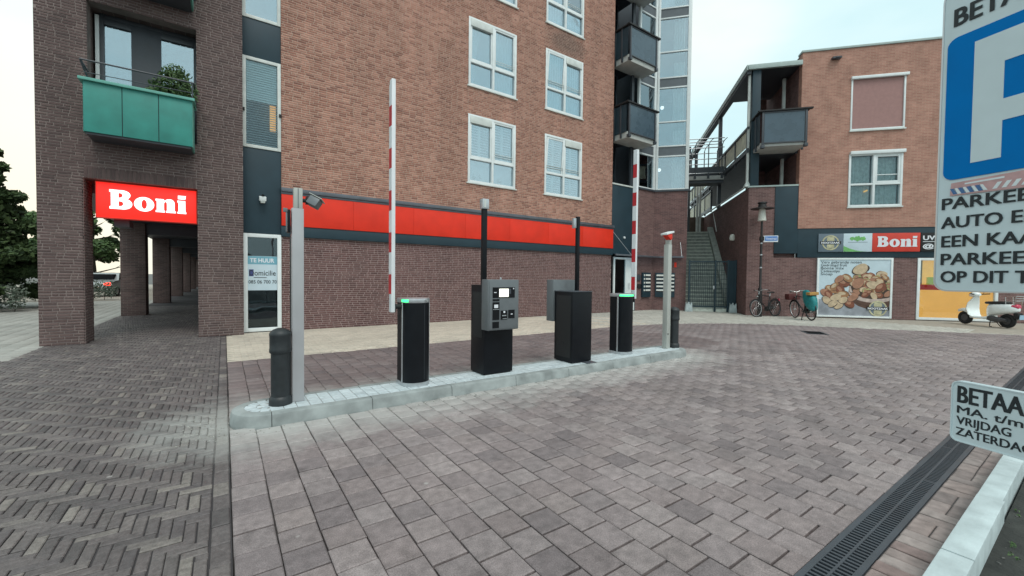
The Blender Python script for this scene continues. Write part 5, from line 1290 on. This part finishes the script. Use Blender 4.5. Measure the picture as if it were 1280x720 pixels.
# barrier housings with raised arms
def barrier(loc, rz, label, led_front, arm_side, arm_tilt=0):
    t_ = thing('barrier', label, 'barrier', loc, rz, group='raised barriers on the island')
    w_, d_ = .335, .30
    front_ = arc(0, 0, w_/2, .135, 180, 360, 18)
    MB().prism([(x, y-.03) for x, y in front_]+[(w_/2, d_/2), (-w_/2, d_/2)], .96, Matrix.Translation((0, 0, .045))).build('housing', M['black'], t_, smooth=30)
    MB().prism([(x*1.04, y*1.04-.03) for x, y in front_]+[(w_/2*1.04, d_/2+.01), (-w_/2*1.04, d_/2+.01)], .045).build('base', M['alu'], t_, smooth=30)
    MB().prism([(x*1.03, y*1.03-.03) for x, y in front_]+[(w_/2*1.03, d_/2+.01), (-w_/2*1.03, d_/2+.01)], .055, Matrix.Translation((0, 0, 1.005))).build('lid', M['alu'], t_, smooth=30, bevel=.008)
    for s in (-1, 1): MB().box(s*(w_/2+.004)-.005, s*(w_/2+.004)+.005, -.045, -.015, .046, 1.004).build('side_trim', M['alu'], t_, bevel=.004)
    MB().box(.060, .0625, -.1575, -.1555, .08, .985).build('door_seam', M['slate_d'], t_)
    MB().lathe([(.014, 0), (.014, .008)], 12, Matrix.Translation((.09, -.165, 1.035)) @ Matrix.Rotation(R(90), 4, 'X')).build('lock', M['chrome'], t_)
    if led_front:
        MB().prism([(x*1.06, y*1.08-.03) for x, y in arc(0, 0, w_/2, .135, 195, 318, 14)]+[(x*1.032, y*1.035-.03) for x, y in arc(0, 0, w_/2, .135, 318, 195, 14)], .026, Matrix.Translation((0, 0, 1.018))).build('light_strip', M['led'], t_, smooth=30)
    else:
        MB().prism([(x*1.07, y*1.08-.03) for x, y in arc(0, 0, w_/2, .135, 180, 222, 6)]+[(x*1.032, y*1.035-.03) for x, y in arc(0, 0, w_/2, .135, 222, 180, 6)], .032, Matrix.Translation((0, 0, 1.016))).build('light_strip', M['led'], t_, smooth=30)
    s = arm_side; ax = s*(w_/2+.118)
    mb = MB(); mb.tube((s*w_/2, .0, .96), (ax, .0, .96), .03, n=14); mb.box(min(ax-s*.035, ax-s*.026), max(ax-s*.035, ax-s*.026), -.04, .04, .90, 1.0); mb.build('arm_hub', M['blackm'], t_, bevel=.005)
    return t_, ax
def arm(t_, ax, z0, length, first, gap, nb):
    MB().box(ax-.024, ax+.024, -.043, .043, z0, z0+length).build('barrier_arm', M['arm_white'], t_, bevel=.010)
    a = t_.children[-1]
    for i in range(nb):
        z = first+gap*i
        MB().box(ax-.0275, ax-.0242, -.041, .041, z, z+gap*.47).build('red_band', M['arm_red'], a)
        MB().box(ax-.0268, ax-.0242, -.040, .040, z+gap*.47+.004, z+gap-.004).build('white_band', M['arm_white'], a)
t1, ax = barrier((1.93, 4.90, ZI), 0, 'left barrier with green corner light and white raised arm edged in red', False, -1)
arm(t1, ax, .895, 2.74, 1.114, .494, 5)
t2, ax = barrier((5.83, 4.97, ZI), 0, 'right barrier with glowing green strip and raised red and white striped arm', True, 1)
arm(t2, ax, .96, 2.68, 1.12, .505, 5)
# ticket columns
t_ = thing('ticket_machine', 'black ticket column with grey cabinet, lit screen and card slots facing the road', 'ticket machine', (2.857, 4.79, ZI), 0)
MB().box(0, .47, 0, .36, .012, 1.22).build('pedestal', M['black'], t_, bevel=.006)
MB().box(.02, .45, .02, .34, 0, .012).build('foot', M['blackm'], t_)
MB().box(-.004, -.001, .05, .31, .50, 1.12).build('side_door', M['blackm'], t_, bevel=.001)
cabm = MB().box(-.047, .443, -.172, -.004, .625, 1.295).build('cabinet', M['alu_d'], t_, bevel=.012)
mb = MB(); mb.box(-.030, .426, -.180, -.1725, .64, 1.28); fp = mb.build('front_plate', M['alu_d'], cabm, bevel=.004)
def fbx(nm, x0, x1, z0, z1, m, d=.006): return MB().box(-.020+x0*.43, -.020+x1*.43, -.180-d, -.1803, .645+z0*.63, .645+z1*.63).build(nm, M[m], cabm)
fbx('display_panel', .09, .90, .65, .87, 'void'); fbx('screen', .32, .66, .67, .84, 'screen', .009); fbx('keypad', .68, .75, .73, .84, 'slate_d', .009)
fbx('logo_mark', .83, .87, .83, .855, 'letter', .009); fbx('logo_line', .13, .22, .755, .77, 'letter', .009)
fbx('card_slot', .09, .33, .585, .625, 'void'); fbx('ticket_slot', .09, .33, .19, .56, 'void'); fbx('ticket_label', .14, .28, .44, .51, 'letter', .009); fbx('slot_line', .10, .32, .405, .415, 'alu', .009)
fbx('coin_panel', .39, .62, .19, .38, 'void'); fbx('coin_mark', .48, .54, .33, .37, 'letter', .009); fbx('coin_line', .43, .58, .265, .285, 'alu', .009); fbx('coin_line', .45, .60, .205, .215, 'alu', .009)
fbx('reader_panel', .67, .90, .21, .39, 'void'); fbx('reader_mark', .75, .82, .29, .31, 'letter', .009); fbx('lower_slot', .09, .32, .02, .15, 'void')
MB().lathe([(.012, 0), (.012, .02), (.004, .03)], 10, Matrix.Translation((.22, -.06, 1.295))).build('top_knob', M['alu'], cabm)
MB().box(.004, .068, .05, .11, 1.221, 2.24).build('pole', M['black'], t_, bevel=.006)
mb = MB(); mb.box(-.012, .084, .035, .125, 2.241, 2.375); hb_ = mb.build('pole_head', M['alu'], t_, bevel=.006)
MB().box(.005, .035, .031, .0345, 2.26, 2.355).build('head_stripe', M['white_d'], hb_)
t_ = thing('ticket_machine', 'black ticket column seen from behind, grey cabinet on its far side and thin pole', 'ticket machine', (4.405, 4.735, ZI), 0)
MB().box(0, .412, 0, .425, .012, 1.105).build('pedestal', M['black'], t_, bevel=.006)
MB().box(.02, .39, .02, .40, 0, .012).build('foot', M['blackm'], t_)
MB().box(-.005, .417, -.008, .43, 1.106, 1.120).build('top_plate', M['slate_d'], t_, bevel=.004)
MB().box(-.004, -.001, .04, .38, .08, 1.05).build('side_door', M['blackm'], t_, bevel=.001)
MB().lathe([(.022, 0), (.022, .006)], 12, Matrix.Translation((-.004, .22, .30)) @ Matrix.Rotation(R(-90), 4, 'Y')).build('door_lock', M['blackm'], t_)
MB().box(-.03, .46, .431, .60, .62, 1.295).build('cabinet', M['alu_d'], t_, bevel=.012)
MB().box(.345, .40, .28, .335, 1.121, 2.33).build('pole', M['black'], t_, bevel=.006)
MB().box(.29, .344, .30, .36, 2.14, 2.30).build('pole_head', M['alu'], t_, bevel=.006)
# small steel cover in the tiles, round cover in the road
tag(MB().box(-.10, .10, -.07, .07, 0, .006, Matrix.Translation((4.72, 4.68, KH+.001))).build('service_cover', M['steel'], None), 'small steel service cover set in the island tiles', 'cover')
mh = thing('drain_cover', 'dark rectangular drain cover in the road in front of the shop', 'drain cover', (13.4, 4.7, .003), R(35))
MB().box(-.35, .35, -.25, .25, -.05, .004).build('frame', M['slate_d'], mh)
mb = MB()
for i in range(9): mb.box(-.30+.07*i, -.265+.07*i, -.2, .2, .0045, .008)
mb.build('slot', M['void'], mh)

# ================================================================== PARKING SIGNS, right foreground
F_P = Fr((1.75, .30, 0), 252)               # u towards the camera side, n out of the printed face
assert F_P.N.x < 0
def sgn(nm, loops, m, n, par, ext=.0004): return MB().mesh(outline_mesh(loops, ext), F_P.mat(0, n, 0)).build(nm, M[m], par, recalc=False)
ps = thing('parking_sign', 'large white parking sign with blue P panel and black Dutch text, at the right edge', 'sign', F_P.P(.2, -.02, 1.4), world=True)
PWD = .43
SZ0, SZ1 = 1.424, 2.30
MB().mesh(outline_mesh([rrect(-.012, PWD, SZ0, SZ1, .03)], .0045), F_P.mat(0, -.006, 0)).build('panel', M['signwhite'], ps, recalc=False)
mb = MB(); lo = rrect(-.014, PWD+.002, SZ0-.002, SZ1+.002, .031); li = rrect(-.010, PWD-.002, SZ0+.002, SZ1-.002, .029)
MB().mesh(outline_mesh([lo, list(reversed(li))], .010), F_P.mat(0, -.010, 0)).build('edge_flange', M['alu'], ps, recalc=False)
sgn('blue_field', [rrect(0, PWD-.018, 1.746, 2.155, .024)], 'signblue', .0002, ps)
sgn('letter_p', [[(.060, 1.785), (.121, 1.785), (.121, 1.883), (.20, 1.883)]+arc(.20, 2.002, .125, .119, -90, 90, 14)+[(.060, 2.121)], list(reversed([(.121, 1.940), (.19, 1.940)]+arc(.19, 1.990, .058, .05, -90, 90, 10)+[(.121, 2.040)]))], 'signwhite', .0012, ps)
for s, x0, x1, z in (('BETAALD', .012, .265, 2.188), ('PARKEER', .0, .212, 1.662), ('AUTO EN', .0, .200, 1.607), ('EEN KAAR', .002, .222, 1.552), ('PARKEER', .002, .206, 1.500), ('OP DIT TE', .003, .205, 1.449)):
    h = .048 if z > 2 else .032
    bold(s, x0, x1, h, .0018 if z > 2 else .0011, ps, F_P.mat(0, .0006, z))
st_ = MB().mesh(outline_mesh([[(.018, 1.700), (.22, 1.694), (.22, 1.742), (.020, 1.736)]], .0003), F_P.mat(0, .0012, 0)).build('sticker', M['fadepink'], ps, recalc=False)
mb = MB()
for i in range(4):
    x = .026+.018*i; mb.mesh(outline_mesh([[(x, 1.703), (x+.010, 1.703), (x+.002, 1.720), (x-.008, 1.720)]], .0003), F_P.mat(0, .0018, 0))
mb.build('blue_stripe', M['stblue'], st_, recalc=False)
mb = MB()
for i in range(10):
    x = .035+.018*i; sh = -.010 if i < 4 else .010
    mb.mesh(outline_mesh([[(x, 1.703), (x+.009, 1.703), (x+.009+sh, 1.720), (x+sh, 1.720)]], .0003), F_P.mat(0, .0018, 0))
mb.mesh(outline_mesh([[(.05, 1.727), (.13, 1.728), (.13, 1.733), (.05, 1.731)]], .0003), F_P.mat(0, .0018, 0))
mb.build('white_stripe', M['stwhite'], st_, recalc=False)
ps2 = thing('hours_sign', 'small white sign with paid parking days in black text, below the parking sign', 'sign', F_P.P(.2, -.02, 1.0), world=True)
MB().mesh(outline_mesh([rrect(.045, .43, .997, 1.166, .016)], .005), F_P.mat(0, .004, 0)).build('panel', M['signwhite'], ps2, recalc=False)
MB().mesh(outline_mesh([rrect(.043, .432, .995, 1.168, .017), list(reversed(rrect(.046, .429, .998, 1.165, .0155)))], .011), F_P.mat(0, .000, 0)).build('edge_flange', M['signwhite'], ps2, recalc=False)
for s, x0, x1, z, h in (('BETAALD', .056, .240, 1.108, .046), ('MA. t/m DO', .0565, .262, 1.077, .021), ('VRIJDAG', .056, .166, 1.046, .022), ('ZATERDAG', .0555, .205, 1.014, .022)):
    bold(s, x0, x1, h, .0016 if h > .03 else .0006, ps2, F_P.mat(0, .0098, z))
pl = thing('sign_pole', 'grey tube pole carrying the two parking signs, outside the right edge', 'pole', F_P.P(.215, -.055, -.03))
MB().lathe([(.03, 0), (.03, 2.45), (.002, 2.46)], 18).build('tube', M['alu'], pl, smooth=40)
for z in (1.1, 1.6, 2.15):
    mb = MB(); mb.lathe([(.034, z), (.034, z+.03)], 18); mb.box(-.03, .03, -.012, .036, z, z+.03, Matrix.Rotation(R(252-180), 4, 'Z')); mb.build('clamp', M['alu_d'], pl)

# ================================================================== BICYCLES AND SCOOTER
def wheel(t_, x, r, spokes=20, rimmat='rim', guard=True, tyre='rubber'):
    w_ = MB().torus((x, 0, r), r-.018, .019, n=36, k=8).build('wheel', M[tyre], t_, smooth=60)
    MB().torus((x, 0, r), r-.042, .011, n=36, k=6).build('rim', M[rimmat], w_, smooth=60)
    mb = MB(); mb.tube((x, -.045, r), (x, .045, r), .022, n=10)
    for i in range(spokes):
        a = 2*math.pi*i/spokes; mb.tube((x+.02*math.cos(a+.5), (.03 if i % 2 else -.03), r+.02*math.sin(a+.5)), (x+(r-.05)*math.cos(a), 0, r+(r-.05)*math.sin(a)), .0022, n=4, caps=False)
    mb.build('spokes', M['chrome'], w_)
    if guard: MB().torus((x, 0, r), r+.02, .018, n=20, k=6, a0=R(-10 if x < 0 else 10), a1=R(160)).build('mudguard', M['bikeblack'], t_, smooth=60)
def bicycle(name, label, loc, rz, frame='bikeblack', lean=0, rims='rim'):
    t_ = thing(name, label, 'bicycle', loc, rz); r = .34
    if lean: t_.rotation_euler = (R(lean), 0, rz)
    wheel(t_, .54, r, rimmat=rims); wheel(t_, -.54, r, rimmat='gun' if rims == 'rim' else rims)
    mb = MB(); bb = (-.10, 0, .30); st = (-.26, 0, .80); hd = (.36, 0, .88); hl = (.40, 0, .70)
    mb.path([bb, st], .017); mb.path([st, (.355, 0, .86)], .016); mb.path([bb, hl], .019); mb.path([hd, hl], .02)
    for s in (-1, 1): mb.path([bb, (-.54, s*.05, r)], .010); mb.path([(-.25, s*.02, .76), (-.54, s*.05, r)], .008)
    for s in (-1, 1): mb.path([hl, (.44, s*.05, .66), (.54, s*.05, r)], .011)
    mb.build('frame', M[frame], t_, smooth=50)
    mb = MB(); mb.path([(.355, 0, .87), (.33, 0, 1.0)], .013); mb.path([(.20, -.29, 1.04), (.30, -.27, 1.06), (.36, -.12, 1.04), (.34, 0, 1.0), (.36, .12, 1.04), (.30, .27, 1.06), (.20, .29, 1.04)], .012); hb_ = mb.build('handlebar', M['chrome'], t_, smooth=50)
    for s in (-1, 1): MB().tube((.13, s*.30, 1.03), (.23, s*.285, 1.045), .018).build('grip', M['rubber'], hb_, smooth=50)
    mb = MB(); mb.tube(st, (-.30, 0, .93), .014); mb.build('seat_post', M['chrome'], t_)
    MB().loft([(-.45, 0, .955, .085, .03), (-.38, 0, .96, .10, .035), (-.26, 0, .955, .06, .03), (-.15, 0, .945, .025, .02), (-.12, 0, .94, .012, .012)], 14).build('saddle', M['seat'], t_, smooth=60)
    mb = MB(); mb.tube((-.10, -.07, .30), (-.10, .07, .30), .02); mb.path([(-.10, -.08, .30), (-.04, -.09, .14)], .009); mb.path([(-.10, .08, .30), (-.16, .09, .46)], .009); mb.box(-.09, .01, -.17, -.09, .125, .15); mb.box(-.21, -.11, .09, .17, .45, .475); mb.build('crank', M['gun'], t_)
    MB().loft([(-.60, -.055, .35, .012, .05), (-.5, -.055, .355, .014, .07), (-.15, -.055, .31, .014, .10), (-.02, -.055, .30, .012, .08)], 10).build('chain_case', M['bikeblack'], t_, smooth=60)
    mb = MB()
    for s in (-.06, 0, .06): mb.tube((-.76, s, .74), (-.34, s, .74), .006, n=5)
    for s in (-1, 1): mb.tube((-.68, s*.06, .74), (-.54, s*.06, r), .006, n=5)
    mb.build('carrier', M['bikeblack'], t_)
    MB().loft([(.42, 0, .80, .03, .03), (.48, 0, .80, .04, .04), (.50, 0, .80, .035, .035)], 12).build('headlight', M['chrome'], t_, smooth=60)
    MB().box(-.79, -.76, -.03, .03, .62, .70).build('rear_light', M['tail'], t_, bevel=.005)
    return t_
bk = bicycle('bicycle', 'black bicycle leaning at the foot of the street lamp against the brick wall', F_R.P(-3.42, .52, 0), R(168), lean=4)
tb = bicycle('bicycle', 'bicycle wrapped in a teal cover with a wooden crate, parked left of the nut poster', (17.74, 6.60, 0), R(48), lean=-4)
mb = MB()
secs = [(-.84, .0, .55, .04, .14), (-.78, .0, .62, .11, .26), (-.60, .0, .66, .13, .30), (-.42, 0, .74, .12, .30), (-.26, 0, .84, .10, .26), (-.14, 0, .92, .05, .14)]
mb.loft(secs, 18, 3).build('cover', M['teal'], tb, smooth=50)
MB().loft([(-.44, 0, .95, .08, .10), (-.34, 0, 1.0, .09, .10), (-.22, 0, 1.02, .06, .06)], 14).build('cover', M['teal'], tb, smooth=50)
MB().box(-.80, -.56, -.15, .15, .93, 1.03).build('wooden_crate', M['wicker'], tb, bevel=.01)
MB().box(.50, .82, -.20, .20, .70, .92).build('front_crate', M['maroon'], tb, bevel=.02)
mb = MB(); mb.path([(-.10, .02, .28), (-.25, .18, .02), (-.32, .20, .015)], .016); mb.build('kickstand', M['blackm'], tb)
def scooter(loc, rz):
    t_ = thing('motor_scooter', 'white motor scooter with black seat and chrome rack parked before the lit shop window', 'scooter', loc, rz)
    for x, r in ((.62, .225), (-.60, .225)):
        w_ = MB().torus((x, 0, r), r-.06, .06, n=30, k=12).build('wheel', M['rubber'], t_, smooth=60)
        MB().lathe([(.05, -.05), (.11, -.045), (.125, -.02), (.125, .02), (.11, .045), (.05, .05)], 20, Matrix.Translation((x, 0, r)) @ Matrix.Rotation(R(90), 4, 'X')).build('hub', M['gun'], w_, smooth=40)
    MB().loft([(.84, 0, .44, .03, .03), (.80, 0, .47, .075, .05), (.66, 0, .50, .10, .06), (.50, 0, .47, .10, .085), (.42, 0, .42, .07, .07)], 16).build('front_fender', M['scooter'], t_, smooth=60)
    # leg shield: a curved sheet rising to the headset
    mb = MB(); secs = []
    for z, x, w_, th in ((.26, .30, .16, .05), (.36, .42, .21, .06), (.55, .47, .23, .06), (.75, .44, .20, .055), (.90, .37, .11, .05), (.98, .33, .06, .05)): secs.append((x, w_, th, z))
    vs = []; K = 18
    for x, w_, th, z in secs:
        for i in range(K):
            a = 2*math.pi*i/K; vs.append((x+th*math.cos(a)-.5*abs(math.sin(a))**2*.12, w_*math.sin(a), z))
    mb.add(vs, [(q*K+i, q*K+(i+1) % K, (q+1)*K+(i+1) % K, (q+1)*K+i) for q in range(len(secs)-1) for i in range(K)]+[tuple(range(K-1, -1, -1)), tuple(range((len(secs)-1)*K, len(secs)*K))])
    mb.build('leg_shield', M['scooter'], t_, smooth=60)
    hs = MB().loft([(.20, 0, 1.03, .05, .04), (.28, 0, 1.04, .13, .07), (.38, 0, 1.03, .12, .08), (.46, 0, 1.01, .08, .07), (.48, 0, 1.0, .05, .05)], 16).build('headset', M['scooter'], t_, smooth=60)
    MB().lathe([(.062, 0), (.05, .03), (.01, .04)], 16, Matrix.Translation((.47, 0, 1.01)) @ Matrix.Rotation(R(90), 4, 'Y')).build('headlight', M['chrome'], hs, smooth=50)
    for s in (-1, 1): MB().tube((.28, s*.12, 1.04), (.20, s*.34, 1.06), .017).build('handlebar_grip', M['rubber'], hs, smooth=50)
    for s in (-1, 1):
        mb = MB(); mb.tube((.27, s*.2, 1.06), (.29, s*.27, 1.24), .006); mb.build('mirror_stem', M['blackm'], hs)
        MB().loft([(.275, s*.27, 1.27, .05, .035), (.29, s*.27, 1.27, .055, .04), (.30, s*.27, 1.27, .03, .025)], 12).build('mirror', M['blackm'], hs, smooth=60)
    MB().loft([(.36, 0, .285, .15, .05), (.2, 0, .27, .17, .04), (-.05, 0, .27, .17, .04), (-.16, 0, .30, .17, .06)], 16, 4).build('floorboard', M['scooter'], t_, smooth=60)
    MB().loft([(-.06, 0, .50, .07, .17), (-.14, 0, .53, .14, .22), (-.30, 0, .57, .20, .19), (-.52, 0, .60, .22, .165), (-.74, 0, .62, .17, .14), (-.86, 0, .62, .09, .10), (-.90, 0, .61, .03, .05)], 20, 2.6).build('rear_body', M['scooter'], t_, smooth=60)
    MB().loft([(.0, 0, .76, .06, .02), (-.04, 0, .775, .11, .045), (-.22, 0, .785, .14, .05), (-.50, 0, .80, .14, .05), (-.62, 0, .80, .10, .04), (-.66, 0, .80, .05, .02)], 18).build('seat', M['seat'], t_, smooth=60)
    MB().loft([(-.90, 0, .68, .06, .05), (-.86, 0, .70, .10, .07), (-.78, 0, .70, .13, .055)], 14).build('tail_light', M['tail'], t_, smooth=60)
    MB().box(-.945, -.93, -.09, .09, .40, .54, Matrix.Rotation(R(-6), 4, 'Y')).build('number_plate', M['plate_b'], t_)
    MB().box(-.93, -.80, -.08, .08, .32, .50).build('rear_mudguard', M['blackm'], t_, bevel=.02)
    mb = MB(); mb.loft([(-.12, .10, .28, .05, .06), (-.25, .11, .27, .08, .09), (-.50, .12, .25, .08, .08), (-.66, .12, .25, .04, .05)], 14).build('engine', M['gun'], t_, smooth=60)
    mb = MB(); mb.loft([(-.36, -.15, .25, .045, .045), (-.50, -.16, .27, .06, .06), (-.78, -.16, .32, .06, .06), (-.84, -.16, .33, .03, .03)], 14).build('exhaust', M['alu'], t_, smooth=60)
    MB().loft([(-.36, -.205, .30, .008, .035), (-.52, -.225, .30, .010, .05), (-.74, -.225, .34, .008, .035)], 12).build('exhaust_shield', M['chrome'], t_, smooth=60)
    mb = MB(); mb.path([(-.18, .06, .24), (-.26, .18, .02), (-.33, .18, .01)], .012); mb.path([(-.18, -.06, .24), (-.26, -.18, .02), (-.33, -.18, .01)], .012); mb.build('center_stand', M['blackm'], t_)
    mb = MB()
    for z in (.86, .93, 1.0): mb.path([(-.62, -.12, z-.01), (-.90, -.12, z+.02), (-.90, .12, z+.02), (-.62, .12, z-.01)], .009, n=6)
    for s in (-.12, .12): mb.path([(-.63, s, .76), (-.62, s, .99)], .009, n=6); mb.path([(-.85, s, .74), (-.90, s, 1.02)], .009, n=6)
    mb.build('luggage_rack', M['chrome'], t_, smooth=50)
    mb = MB(); mb.tube((.62, -.07, .225), (.52, -.06, .55), .016); mb.tube((.62, -.07, .225), (.66, -.07, .30), .03); mb.build('front_suspension', M['gun'], t_)
    MB().lathe([(.02, 0), (.02, .01)], 10, Matrix.Translation((.46, 0, .80)) @ Matrix.Rotation(R(80), 4, 'Y')).build('badge', M['blackm'], t_)
    return t_
scooter((20.80, 2.43, 0), R(56))

# ================================================================== TREES, HEDGES, CAR on the far left
def tree(name, label, loc, h, blobs, leaf, size, trunk=.16, rg=None):
    t_ = thing(name, label, 'tree', loc); rg = rg or random.Random(int(abs(loc[0])*10))
    mb = MB(); pts = [(0, 0, 0), (.05, .02, h*.2), (-.03, .06, h*.42), (.06, 0, h*.66), (.02, .03, h*.9)]
    for i, (a, b) in enumerate(zip(pts, pts[1:])): mb.tube(a, b, trunk*(1-.22*i), trunk*(1-.22*(i+1)), n=9)
    for k in range(16):
        z = h*(.18+.68*k/16); a = k*2.4; l = h*.28*(1-.6*k/16)
        p = Vector((math.cos(a)*l, math.sin(a)*l, z+l*.35)); mb.tube((0, 0, z), p, trunk*.3, trunk*.06, n=6)
        mb.tube(p*.6+Vector((0, 0, z*.4)), p*.85+Vector((.2*math.sin(a), .3, z*.15+.25)), trunk*.12, trunk*.03, n=5)
    mb.build('trunk', M['bark'], t_, smooth=60)
    mb = MB(); leaf_cloud(mb, blobs, size, rg); mb.build('crown', M[leaf], t_, kind='stuff', recalc=False)
    return t_
rg = random.Random(31)
def conifer(h, w_, n):
    out = []
    for k in range(64):
        q = rg.random()**.8; a = rg.random()*6.283; rr = w_*(1-q**1.3)*rg.uniform(.55, 1.0); s = rg.uniform(.45, .75)*(1.15-q*.6)
        out.append(((rr*math.cos(a), rr*math.sin(a), .5+q*(h-.7)), (s, s, s*.45), n))
    out.append(((0, 0, h*.4), (w_*.5, w_*.5, h*.36), n*9))
    return out
tree('conifer', 'dark spreading evergreen tree at the far left edge beside the pavement', (-7.7, 24.2, 0), 6.3, conifer(6.9, 2.7, 760), 'leaf_d', .10, .2, rg)
def round_crown(h, w_, n, k=22):
    out = []
    for i in range(k):
        d = Vector((rg.gauss(0, 1), rg.gauss(0, 1), rg.gauss(0, .8))).normalized(); s = rg.uniform(.6, 1.0)
        out.append(((d.x*w_*.72, d.y*w_*.72, h*.62+d.z*h*.3), (s, s, s*.7), n))
    return out
tree('broadleaf_tree', 'green leafy tree seen through the gap beside the first arcade column', (-8.2, 44, 0), 7.5, round_crown(7.4, 3.2, 520, 34), 'leaf_m', .13, .22, rg)
tree('broadleaf_tree', 'taller pale green tree further back beyond the parked cars', (-17.5, 78, 0), 10, round_crown(11, 4.5, 240, 26), 'leaf_m', .22, .3, rg)
tree('broadleaf_tree', 'dark leafy tree behind the evergreen at the far left', (-13.5, 38, 0), 8, round_crown(8, 3, 240), 'leaf_d', .13, .25, rg)
def hedge(x0, x1, y, h, d, label, leaf='leaf_g'):
    t_ = thing('hedge', label, 'hedge', ((x0+x1)/2, y, 0)); mb = MB(); L_ = x1-x0
    for i in range(int(L_/.28)):
        x = -L_/2+.28*(i+.5); hh = h*rg.uniform(.8, 1.1)
        leaf_cloud(mb, [((x, rg.uniform(-.1, .1), hh*.55), (.3, d, hh*.5), 200)], .05, rg)
    mb.build('foliage', M[leaf], t_, kind='stuff', recalc=False)
    mb = MB()
    for i in range(int(L_/.5)): x = -L_/2+.5*(i+.5); mb.tube((x, 0, 0), (x+.05, .05, h*.7), .015, .006, n=5)
    mb.build('stems', M['bark'], t_, kind='stuff')
hedge(-10.5, -5.75, 22.6, .95, .6, 'low grey green shrub hedge at the foot of the dark evergreen')
hedge(-8.5, -4.6, 30.5, 1.0, .6, 'grey green shrub hedge beyond the arcade, in front of the parked cars')
def car(loc, rz, paint, label):
    t_ = thing('parked_car', label, 'car', loc, rz)
    prof = [(-2.0, .35), (-2.05, .62), (-1.95, .88), (-1.2, 1.0), (-.85, 1.42), (.45, 1.46), (1.05, .98), (1.85, .84), (2.05, .62), (2.05, .32)]
    mb = MB(); vs = []
    for y, k in ((-.86, .0), (-.80, .0)): pass
    ys = ((-.84, .0), (-.88, .02), (.88, .02), (.84, .0))
    for y, _ in ys:
        for x, z in prof:
            inn = .16*max(0, (z-.95)/.5); vs.append((x, y*(1-inn), z))
    n = len(prof); fs = [(a*n+i, a*n+(i+1) % n, (a+1)*n+(i+1) % n, (a+1)*n+i) for a in range(3) for i in range(n)]+[tuple(range(n-1, -1, -1)), tuple(range(3*n, 4*n))]
    mb.add(vs, fs); mb.build('body', M[paint], t_, bevel=.04)
    for s in (-1, 1):
        MB().prism([(-1.05, 1.02), (-.78, 1.36), (.40, 1.39), (.88, 1.02)], .02, Matrix.Translation((0, s*.80 if s < 0 else .80, 0)) @ Matrix.Rotation(R(90), 4, 'X')).build('side_window', M['void'], t_)
        for x in (-1.3, 1.28):
            w_ = MB().torus((x, s*.78, .31), .22, .09, n=22, k=8).build('wheel', M['rubber'], t_, smooth=60)
            MB().lathe([(.19, 0), (.19, .03)], 16, Matrix.Translation((x, s*.80, .31)) @ Matrix.Rotation(R(90), 4, 'X')).build('rim', M['rim'], w_)
        MB().box(-2.07, -1.98, s*.66-.15, s*.66+.15, .66, .86).build('tail_light', M['lit_tail'], t_, bevel=.02)
        MB().box(1.93, 2.05, s*.62-.18, s*.62+.18, .62, .76).build('headlight', M['chrome'], t_, bevel=.02)
    MB().box(-1.22, -.92, -.62, .62, 1.06, 1.36, Matrix.Translation((-.02, 0, 0))).build('rear_window', M['void'], t_, bevel=.02)
    MB().box(-2.075, -2.05, -.26, .26, .5, .6).build('number_plate', M['gold'], t_)
    return t_
car((-5.9, 36.5, 0), R(75), 'carpaint', 'silver car parked beyond the arcade columns')
car((-7.6, 47.5, 0), R(80), 'carred', 'red car with lit tail lamps further back beyond the arcade')
bpy.context.view_layer.update()
